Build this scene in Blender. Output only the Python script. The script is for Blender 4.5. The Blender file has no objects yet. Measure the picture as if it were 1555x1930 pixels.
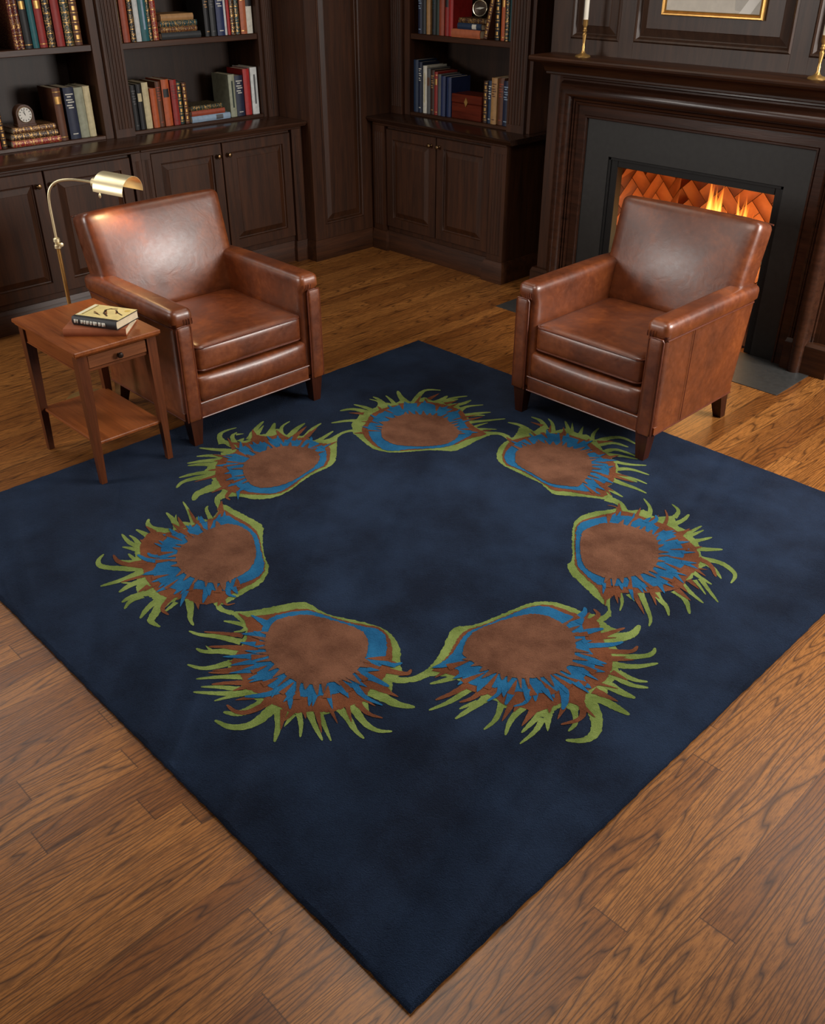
import bpy, bmesh, math, random
from mathutils import Vector, Matrix
random.seed(11)
PI = math.pi
C = bpy.context.scene.collection
R_ = math.radians

# ---------------------------------------------------------------- materials
MATS = {}
def nmat(name):
    m = bpy.data.materials.new(name); m.use_nodes = True
    nt = m.node_tree; nt.nodes.clear()
    out = nt.nodes.new('ShaderNodeOutputMaterial'); b = nt.nodes.new('ShaderNodeBsdfPrincipled')
    nt.links.new(b.outputs[0], out.inputs[0])
    return m, nt, b
def N(nt, t, **kw):
    n = nt.nodes.new(t)
    for k, v in kw.items():
        if k.startswith('i_'):
            key = k[2:]; key = int(key) if key.isdigit() else key.replace('_', ' ')
            n.inputs[key].default_value = v
        else: setattr(n, k, v)
    return n
def L(nt, a, b): nt.links.new(a, b)
def hexc(r, g, b):
    f = lambda c: (c/255/12.92) if c/255 <= .04045 else ((c/255+.055)/1.055)**2.4
    return (f(r), f(g), f(b), 1)
def math_(nt, op, a, b=None, c=None):
    n = nt.nodes.new('ShaderNodeMath'); n.operation = op
    for i, v in enumerate((a, b, c)):
        if v is None: continue
        if isinstance(v, (int, float)): n.inputs[i].default_value = v
        else: nt.links.new(v, n.inputs[i])
    return n.outputs[0]
def ramp(nt, fac, stops, interp='LINEAR'):
    n = nt.nodes.new('ShaderNodeValToRGB'); n.color_ramp.interpolation = interp
    els = n.color_ramp.elements
    while len(els) < len(stops): els.new(.5)
    for e, (p, col) in zip(els, stops): e.position = p; e.color = col
    nt.links.new(fac, n.inputs[0]); return n.outputs[0]
def mixc(nt, fac, a, b, mode='MIX'):
    n = nt.nodes.new('ShaderNodeMix'); n.data_type = 'RGBA'; n.blend_type = mode
    for sock, v in ((n.inputs[0], fac), (n.inputs[6], a), (n.inputs[7], b)):
        if isinstance(v, (int, float, tuple)): sock.default_value = v
        else: nt.links.new(v, sock)
    return n.outputs[2]
def bump(nt, b, h, strength=.2, dist=.002):
    n = N(nt, 'ShaderNodeBump', i_Strength=strength, i_Distance=dist); L(nt, h, n.inputs['Height']); L(nt, n.outputs[0], b.inputs['Normal'])
def simple(name, col, rough=.5, metal=0, var=.0, spec=.5, coat=0):
    if name in MATS: return MATS[name]
    m, nt, b = nmat(name)
    b.inputs['Roughness'].default_value = rough; b.inputs['Metallic'].default_value = metal
    b.inputs['Specular IOR Level'].default_value = spec; b.inputs['Coat Weight'].default_value = coat
    tc = N(nt, 'ShaderNodeTexCoord'); no = N(nt, 'ShaderNodeTexNoise', i_Scale=35., i_Detail=3.); L(nt, tc.outputs['Object'], no.inputs['Vector'])
    lo = tuple(c*(1-var) for c in col[:3])+(1,); hi = tuple(min(1, c*(1+var)) for c in col[:3])+(1,)
    L(nt, ramp(nt, no.outputs[0], [(.3, lo), (.7, hi)]), b.inputs['Base Color'])
    MATS[name] = m; return m
def wood(name, dark, light, axis, rough=.35, freq=26., bumpy=.15, spec=.38, coat=0.):
    m, nt, b = nmat(name)
    tc = N(nt, 'ShaderNodeTexCoord'); oi = N(nt, 'ShaderNodeObjectInfo')
    add = N(nt, 'ShaderNodeVectorMath', operation='ADD'); L(nt, tc.outputs['Object'], add.inputs[0])
    mul = N(nt, 'ShaderNodeVectorMath', operation='SCALE'); mul.inputs[0].default_value = (7, 5, 9); L(nt, oi.outputs['Random'], mul.inputs['Scale']); L(nt, mul.outputs[0], add.inputs[1])
    mp = N(nt, 'ShaderNodeMapping'); s = [1, 1, 1]; s['XYZ'.index(axis)] = .07; mp.inputs['Scale'].default_value = s; L(nt, add.outputs[0], mp.inputs[0])
    n1 = N(nt, 'ShaderNodeTexNoise', i_Scale=freq, i_Detail=5., i_Roughness=.6, i_Distortion=.6); L(nt, mp.outputs[0], n1.inputs['Vector'])
    n2 = N(nt, 'ShaderNodeTexNoise', i_Scale=freq*7, i_Detail=2.); L(nt, mp.outputs[0], n2.inputs['Vector'])
    f = math_(nt, 'ADD', math_(nt, 'MULTIPLY', n1.outputs[0], .75), math_(nt, 'MULTIPLY', n2.outputs[0], .25))
    L(nt, ramp(nt, f, [(.32, dark), (.5, tuple((a+c)/2 for a, c in zip(dark, light))), (.68, light)]), b.inputs['Base Color'])
    b.inputs['Roughness'].default_value = rough; b.inputs['Specular IOR Level'].default_value = spec; b.inputs['Coat Weight'].default_value = coat; b.inputs['Coat Roughness'].default_value = .2
    bump(nt, b, n2.outputs[0], bumpy, .0012)
    MATS[name] = m; return m
DW0, DW1 = hexc(38, 19, 8), hexc(74, 41, 20)
wz = wood('dark_walnut_upright', DW0, DW1, 'Z', .5); wx = wood('dark_walnut_across', DW0, DW1, 'X', .42); wy = wood('dark_walnut_along', DW0, DW1, 'Y')
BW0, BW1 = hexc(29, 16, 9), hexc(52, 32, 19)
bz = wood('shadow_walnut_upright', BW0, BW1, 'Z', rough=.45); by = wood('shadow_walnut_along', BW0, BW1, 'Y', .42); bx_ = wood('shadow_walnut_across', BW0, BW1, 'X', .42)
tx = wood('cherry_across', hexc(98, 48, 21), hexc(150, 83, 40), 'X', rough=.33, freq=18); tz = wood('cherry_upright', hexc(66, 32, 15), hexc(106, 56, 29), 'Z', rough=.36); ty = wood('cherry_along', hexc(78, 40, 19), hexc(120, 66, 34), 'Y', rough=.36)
legm = wood('leg_wood', hexc(40, 18, 11), hexc(70, 33, 19), 'Z', rough=.34)
boxm = wood('mahogany_box', hexc(70, 22, 12), hexc(112, 42, 22), 'X', rough=.3)
brass = simple('brass', hexc(206, 164, 98), .34, .8, .06)
brass2 = simple('satin_brass', hexc(236, 220, 178), .38, .72, .03)
abrass = simple('aged_brass', hexc(120, 96, 66), .34, 1., .12)
granite = simple('honed_black_stone', hexc(36, 36, 35), .5, 0, .18)
iron = simple('black_iron', hexc(18, 18, 18), .5, .3, .2)
paper = simple('page_edges', hexc(205, 188, 158), .8, 0, .08)
ivory = simple('ivory_wax', hexc(236, 228, 210), .45, 0, .02)
dialm = simple('enamel_dial', hexc(222, 218, 208), .35, 0, .02)
inkm = simple('dark_ink', hexc(20, 18, 18), .5)
goldp = simple('gilt', hexc(190, 148, 84), .38, .7, .2)
whitep = simple('pale_lettering', hexc(205, 202, 190), .6, 0, .1)
gilt = simple('gilt_frame', hexc(196, 150, 84), .32, .85, .12)

def leather():
    m, nt, b = nmat('chestnut_leather')
    tc = N(nt, 'ShaderNodeTexCoord')
    n1 = N(nt, 'ShaderNodeTexNoise', i_Scale=4.2, i_Detail=5., i_Roughness=.62, i_Distortion=.5); L(nt, tc.outputs['Object'], n1.inputs['Vector'])
    n2 = N(nt, 'ShaderNodeTexNoise', i_Scale=38., i_Detail=4., i_Roughness=.65); L(nt, tc.outputs['Object'], n2.inputs['Vector'])
    f = math_(nt, 'ADD', math_(nt, 'MULTIPLY', n1.outputs[0], .72), math_(nt, 'MULTIPLY', n2.outputs[0], .28))
    L(nt, ramp(nt, f, [(.3, hexc(66, 27, 8)), (.5, hexc(100, 46, 14)), (.7, hexc(138, 70, 24))]), b.inputs['Base Color'])
    vo = N(nt, 'ShaderNodeTexVoronoi', i_Scale=420.); vo.feature = 'DISTANCE_TO_EDGE'; L(nt, tc.outputs['Object'], vo.inputs['Vector'])
    n3 = N(nt, 'ShaderNodeTexNoise', i_Scale=14., i_Detail=4., i_Distortion=1.4); L(nt, tc.outputs['Object'], n3.inputs['Vector'])
    h = math_(nt, 'ADD', math_(nt, 'MULTIPLY', vo.outputs[0], .25), math_(nt, 'MULTIPLY', n3.outputs[0], 2.2))
    bump(nt, b, h, .22, .0022)
    L(nt, math_(nt, 'MULTIPLY_ADD', n2.outputs[0], .2, .3), b.inputs['Roughness'])
    b.inputs['Specular IOR Level'].default_value = .8; b.inputs['Coat Weight'].default_value = .3; b.inputs['Coat Roughness'].default_value = .28
    return m
LE = leather()
pipe = simple('leather_piping', hexc(92, 46, 30), .32, 0, .2)

def floor_mat():
    m, nt, b = nmat('oak_floorboards')
    tc = N(nt, 'ShaderNodeTexCoord'); sx = N(nt, 'ShaderNodeSeparateXYZ'); L(nt, tc.outputs['Object'], sx.inputs[0])
    W, LN = .094, 2.1
    u = math_(nt, 'DIVIDE', sx.outputs[0], W); row = math_(nt, 'FLOOR', u)
    wn = N(nt, 'ShaderNodeTexWhiteNoise'); wn.noise_dimensions = '1D'; L(nt, row, wn.inputs['W'])
    v = math_(nt, 'ADD', math_(nt, 'DIVIDE', sx.outputs[1], LN), math_(nt, 'MULTIPLY', wn.outputs['Value'], 7.3)); col = math_(nt, 'FLOOR', v)
    cx = N(nt, 'ShaderNodeCombineXYZ'); L(nt, row, cx.inputs[0]); L(nt, col, cx.inputs[1])
    w2 = N(nt, 'ShaderNodeTexWhiteNoise'); w2.noise_dimensions = '2D'; L(nt, cx.outputs[0], w2.inputs['Vector'])
    rnd = w2.outputs['Value']
    # grain coordinates : stretched along Y, shifted per board
    gx = math_(nt, 'ADD', sx.outputs[0], math_(nt, 'MULTIPLY', rnd, 3.7)); gy = math_(nt, 'MULTIPLY', sx.outputs[1], .085)
    gz = math_(nt, 'MULTIPLY', rnd, 9.)
    g = N(nt, 'ShaderNodeCombineXYZ'); L(nt, gx, g.inputs[0]); L(nt, gy, g.inputs[1]); L(nt, gz, g.inputs[2])
    warp = N(nt, 'ShaderNodeTexNoise', i_Scale=9., i_Detail=2.); L(nt, g.outputs[0], warp.inputs['Vector'])
    wv = math_(nt, 'ADD', math_(nt, 'MULTIPLY', gx, 46.), math_(nt, 'MULTIPLY', warp.outputs[0], 17.))
    rings = math_(nt, 'ABSOLUTE', math_(nt, 'SINE', math_(nt, 'MULTIPLY', wv, 3.4)))
    ringl = math_(nt, 'POWER', math_(nt, 'SUBTRACT', 1., rings), 2.2)
    fine = N(nt, 'ShaderNodeTexNoise', i_Scale=260., i_Detail=4., i_Roughness=.75); L(nt, g.outputs[0], fine.inputs['Vector'])
    med = N(nt, 'ShaderNodeTexNoise', i_Scale=40., i_Detail=4.); L(nt, g.outputs[0], med.inputs['Vector'])
    base = mixc(nt, rnd, hexc(124, 74, 31), hexc(172, 113, 55))
    patch = N(nt, 'ShaderNodeTexNoise', i_Scale=2.2, i_Detail=2.); L(nt, tc.outputs['Object'], patch.inputs['Vector'])
    base = mixc(nt, math_(nt, 'MULTIPLY', med.outputs[0], .55), base, hexc(124, 74, 33))
    dk = math_(nt, 'MULTIPLY', ringl, math_(nt, 'MULTIPLY_ADD', fine.outputs[0], 1.5, .0))
    c1 = mixc(nt, math_(nt, 'MINIMUM', math_(nt, 'MULTIPLY', dk, 1.1), .9), base, hexc(50, 27, 14))
    fr = ramp(nt, fine.outputs[0], [(.36, (1, 1, 1, 1)), (.56, (0, 0, 0, 1))])
    c1 = mixc(nt, math_(nt, 'MULTIPLY', fr, .68), c1, hexc(62, 35, 18))
    fu = math_(nt, 'FRACT', u); fv = math_(nt, 'FRACT', v)
    eu = math_(nt, 'LESS_THAN', math_(nt, 'MINIMUM', fu, math_(nt, 'SUBTRACT', 1., fu)), .010)
    ev = math_(nt, 'LESS_THAN', math_(nt, 'MINIMUM', fv, math_(nt, 'SUBTRACT', 1., fv)), .0009)
    gap = math_(nt, 'MAXIMUM', eu, ev)
    c1 = mixc(nt, math_(nt, 'MULTIPLY', gap, .55), c1, hexc(40, 22, 12))
    L(nt, c1, b.inputs['Base Color'])
    L(nt, math_(nt, 'MULTIPLY_ADD', fine.outputs[0], .16, .27), b.inputs['Roughness']); b.inputs['Specular IOR Level'].default_value = .32
    hgt = math_(nt, 'SUBTRACT', math_(nt, 'MULTIPLY', fine.outputs[0], .35), math_(nt, 'MULTIPLY', ringl, .25))
    hgt = math_(nt, 'SUBTRACT', hgt, gap)
    bump(nt, b, hgt, .35, .0012)
    return m

def rug_mat(name, c0, c1, big=3.2, amp=.0016):
    m, nt, b = nmat(name)
    tc = N(nt, 'ShaderNodeTexCoord')
    n1 = N(nt, 'ShaderNodeTexNoise', i_Scale=big, i_Detail=4., i_Roughness=.6); L(nt, tc.outputs['Object'], n1.inputs['Vector'])
    n2 = N(nt, 'ShaderNodeTexNoise', i_Scale=95., i_Detail=3., i_Roughness=.6, i_Distortion=2.2); L(nt, tc.outputs['Object'], n2.inputs['Vector'])
    n3 = N(nt, 'ShaderNodeTexNoise', i_Scale=420., i_Detail=2.); L(nt, tc.outputs['Object'], n3.inputs['Vector'])
    f = math_(nt, 'ADD', math_(nt, 'MULTIPLY', n1.outputs[0], .6), math_(nt, 'ADD', math_(nt, 'MULTIPLY', n2.outputs[0], .22), math_(nt, 'MULTIPLY', n3.outputs[0], .18)))
    L(nt, ramp(nt, f, [(.40, c0), (.62, c1)]), b.inputs['Base Color'])
    b.inputs['Roughness'].default_value = .95; b.inputs['Specular IOR Level'].default_value = .1
    b.inputs['Sheen Weight'].default_value = .25; b.inputs['Sheen Roughness'].default_value = .5; b.inputs['Sheen Tint'].default_value = tuple(min(1, c*3+.05) for c in c1[:3])+(1,)
    h = math_(nt, 'ADD', math_(nt, 'MULTIPLY', n2.outputs[0], .8), math_(nt, 'MULTIPLY', n3.outputs[0], .6))
    bump(nt, b, h, .7, .006)
    return m
RUG = [rug_mat('navy_wool', hexc(12, 19, 33), hexc(29, 42, 63)), rug_mat('green_wool', hexc(80, 95, 42), hexc(122, 137, 74), 9), rug_mat('russet_wool', hexc(78, 42, 24), hexc(112, 66, 42), 9), rug_mat('blue_wool', hexc(18, 68, 104), hexc(32, 94, 134), 9), rug_mat('brown_wool', hexc(76, 47, 33), hexc(112, 75, 56), 8)]

# ---------------------------------------------------------------- mesh building
class MB:
    def __init__(s): s.v = []; s.f = []; s.m = []
    def add(s, verts, faces, mi=0, M=None):
        o = len(s.v)
        s.v += [tuple(M @ Vector(p)) if M is not None else tuple(p) for p in verts]
        s.f += [tuple(i+o for i in f) for f in faces]; s.m += [mi]*len(faces)
        return s
    def box(s, x0, x1, y0, y1, z0, z1, bev=.002, mi=0, M=None, seg=1):
        x0, x1 = min(x0, x1), max(x0, x1); y0, y1 = min(y0, y1), max(y0, y1); z0, z1 = min(z0, z1), max(z0, z1)
        bm = bmesh.new(); bmesh.ops.create_cube(bm, size=1)
        for v in bm.verts: v.co = Vector(((x0+x1)/2+v.co.x*(x1-x0), (y0+y1)/2+v.co.y*(y1-y0), (z0+z1)/2+v.co.z*(z1-z0)))
        bev = min(bev, .45*min(x1-x0, y1-y0, z1-z0))
        if bev > 0: bmesh.ops.bevel(bm, geom=bm.edges[:], offset=bev, segments=seg, profile=.5, affect='EDGES')
        bm.verts.index_update()
        s.add([v.co[:] for v in bm.verts], [[v.index for v in f.verts] for f in bm.faces], mi, M); bm.free(); return s
    def hexa(s, bot, top, mi=0, M=None):   # 4 bottom + 4 top points
        return s.add(list(bot)+list(top), [(3, 2, 1, 0), (4, 5, 6, 7), (0, 1, 5, 4), (1, 2, 6, 5), (2, 3, 7, 6), (3, 0, 4, 7)], mi, M)
    def lathe(s, prof, n=24, mi=0, M=None):
        vs = []; fs = []
        for r, z in prof: vs += [(r*math.cos(2*PI*k/n), r*math.sin(2*PI*k/n), z) for k in range(n)]
        for i in range(len(prof)-1):
            for k in range(n): a = i*n+k; b2 = i*n+(k+1) % n; fs.append((a, b2, b2+n, a+n))
        fs.append(tuple(range(n-1, -1, -1))); fs.append(tuple((len(prof)-1)*n+k for k in range(n)))
        return s.add(vs, fs, mi, M)
    def tube(s, pts, r, n=10, closed=False, mi=0, M=None):
        pts = [Vector(p) for p in pts]; k = len(pts); rs = r if isinstance(r, (list, tuple)) else [r]*k
        vs = []; fs = []; up = None
        for i, p in enumerate(pts):
            if closed: t = pts[(i+1) % k]-pts[i-1]
            else: t = pts[min(i+1, k-1)]-pts[max(i-1, 0)]
            t.normalize()
            if up is None: up = t.orthogonal().normalized()
            up = (up-t*up.dot(t)).normalized(); w = t.cross(up)
            vs += [tuple(p+(up*math.cos(2*PI*j/n)+w*math.sin(2*PI*j/n))*rs[i]) for j in range(n)]
        for i in range(k if closed else k-1):
            for j in range(n):
                a = i*n+j; b2 = i*n+(j+1) % n; i2 = (i+1) % k; fs.append((a, b2, i2*n+(j+1) % n, i2*n+j))
        if not closed: fs += [tuple(range(n-1, -1, -1)), tuple((k-1)*n+j for j in range(n))]
        return s.add(vs, fs, mi, M)
    def extrude(s, poly, axis, a, b2, mi=0, M=None):   # poly 2D in the two other axes
        n = len(poly)
        def P(p, t): return {'X': (t, p[0], p[1]), 'Y': (p[0], t, p[1]), 'Z': (p[0], p[1], t)}[axis]
        vs = [P(p, a) for p in poly]+[P(p, b2) for p in poly]
        fs = [(i, (i+1) % n, n+(i+1) % n, n+i) for i in range(n)]+[tuple(range(n-1, -1, -1)), tuple(range(n, 2*n))]
        return s.add(vs, fs, mi, M)
    def sweep(s, path, prof, mi=0, M=None):
        # path: 2D points in the XZ plane, mitred; prof: (offset to the left side of travel, protrusion toward -Y)
        k = len(path); vs = []; n = len(prof); fs = []
        for i, p in enumerate(path):
            def nrm(a, b3): d = Vector((b3[0]-a[0], b3[1]-a[1])).normalized(); return Vector((-d.y, d.x))
            if i == 0: m = nrm(path[0], path[1])
            elif i == k-1: m = nrm(path[-2], path[-1])
            else:
                n1, n2 = nrm(path[i-1], p), nrm(p, path[i+1]); m = (n1+n2); m = m/(m.dot(n1))
            vs += [(p[0]+m.x*o, -h, p[1]+m.y*o) for o, h in prof]
        for i in range(k-1):
            for j in range(n-1): a = i*n+j; fs.append((a, a+1, a+n+1, a+n))
        return s.add(vs, fs, mi, M)
    def rbox(s, size, r, n=10, fn=None, crown=(0, 0, 0), mi=0, M=None):
        # soft rounded box, centred, crown = puff in +-x, +-y, +-z
        hx, hy, hz = [d/2 for d in size]; ids = {}; vs = []; fs = []
        def vid(i, j, k):
            key = (i, j, k)
            if key in ids: return ids[key]
            # denser near edges
            def g(t): return math.copysign(1-(1-abs(t))**1.7, t)
            q = [g(2*c/n-1) for c in key]
            p = Vector((q[0]*hx, q[1]*hy, q[2]*hz)); inn = Vector((max(-hx+r, min(hx-r, p.x)), max(-hy+r, min(hy-r, p.y)), max(-hz+r, min(hz-r, p.z))))
            d = p-inn
            if d.length > 1e-9: 
                p = inn+d.normalized()*min(r, d.length if sum(abs(c) > 1e-9 for c in d) < 2 else r)
            u, v, w = p.x/hx, p.y/hy, p.z/hz
            cx, cy, cz = crown
            p.x += cx*u*max(0, 1-v*v)*max(0, 1-w*w); p.y += cy*v*max(0, 1-u*u)*max(0, 1-w*w); p.z += cz*w*max(0, 1-u*u)*max(0, 1-v*v)
            if fn: p = fn(p)
            ids[key] = len(vs); vs.append(tuple(p)); return ids[key]
        for a in range(n):
            for b2 in range(n):
                for side in (0, n):
                    q = [(a, b2, side), (a+1, b2, side), (a+1, b2+1, side), (a, b2+1, side)]; fs.append([vid(*t) for t in (q if side else q[::-1])])
                    q = [(side, a, b2), (side, a+1, b2), (side, a+1, b2+1), (side, a, b2+1)]; fs.append([vid(*t) for t in (q if side else q[::-1])])
                    q = [(b2, side, a), (b2, side, a+1), (b2+1, side, a+1), (b2+1, side, a)]; fs.append([vid(*t) for t in (q if side else q[::-1])])
        return s.add(vs, fs, mi, M)
    def build(s, name, mats, parent=None, smooth=35):
        me = bpy.data.meshes.new(name); me.from_pydata(s.v, [], s.f)
        for m in (mats if isinstance(mats, (list, tuple)) else [mats]): me.materials.append(m)
        me.polygons.foreach_set('material_index', s.m)
        me.polygons.foreach_set('use_smooth', [True]*len(me.polygons)); me.update()
        if smooth: me.set_sharp_from_angle(angle=R_(smooth))
        o = bpy.data.objects.new(name, me); C.objects.link(o)
        if parent: o.parent = parent
        return o
def tag(o, label=None, cat=None, group=None, kind=None):
    if label: o['label'] = label
    if cat: o['category'] = cat
    if group: o['group'] = group
    if kind: o['kind'] = kind
    return o
def thing(name, label, cat, loc=(0, 0, 0), rz=0, group=None):
    o = bpy.data.objects.new(name, None); C.objects.link(o); o.location = loc; o.rotation_euler = (0, 0, rz); o.empty_display_size = .1
    return tag(o, label, cat, group)
def copy_tree(o, parent=None):
    c = o.copy(); C.objects.link(c); c.parent = parent
    for ch in list(o.children): copy_tree(ch, c)
    return c
def struct(name, mb, m): return tag(mb.build(name, m), kind='structure')
def T(x=0, y=0, z=0, rz=0, rx=0, ry=0): return Matrix.Translation((x, y, z)) @ Matrix.Rotation(rz, 4, 'Z') @ Matrix.Rotation(ry, 4, 'Y') @ Matrix.Rotation(rx, 4, 'X')
FACE_X = R_(90)      # turns a front that faces -Y into one that faces +X

def loops(x0, x1, z0, z1, steps, back=None):
    # concentric rectangles in the XZ plane; steps = [(inset, depth)], protrusion toward -Y
    vs = []; fs = []
    for ins, d in steps: vs += [(x0+ins, -d, z0+ins), (x1-ins, -d, z0+ins), (x1-ins, -d, z1-ins), (x0+ins, -d, z1-ins)]
    for i in range(len(steps)-1):
        for k in range(4): a = i*4+k; b2 = i*4+(k+1) % 4; fs.append((a, b2, b2+4, a+4))
    e = (len(steps)-1)*4; fs.append((e, e+1, e+2, e+3))
    return vs, fs
def panel_steps(t, fr): return [(0, 0), (0, t-.003), (.003, t), (fr, t), (fr+.005, t-.012), (fr+.010, t-.013), (fr+.012, t-.016), (fr+.042, t-.003), (fr+.045, t-.001)]
def flute_poly(x0, x1, y0, depth, n, edge=.016):
    # outline (x, y) of a fluted board whose front is at y = -depth .. groove r
    pts = [(x0, y0), (x0, -depth)]; w = (x1-x0-2*edge)/n
    for i in range(n):
        a = x0+edge+i*w; r = w*.36; c = a+w/2
        for k in range(7): th = PI-PI*k/6; pts.append((c+r*math.cos(th), -depth+.75*r*math.sin(th)))
    pts += [(x1, -depth), (x1, y0)]
    return pts

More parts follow.
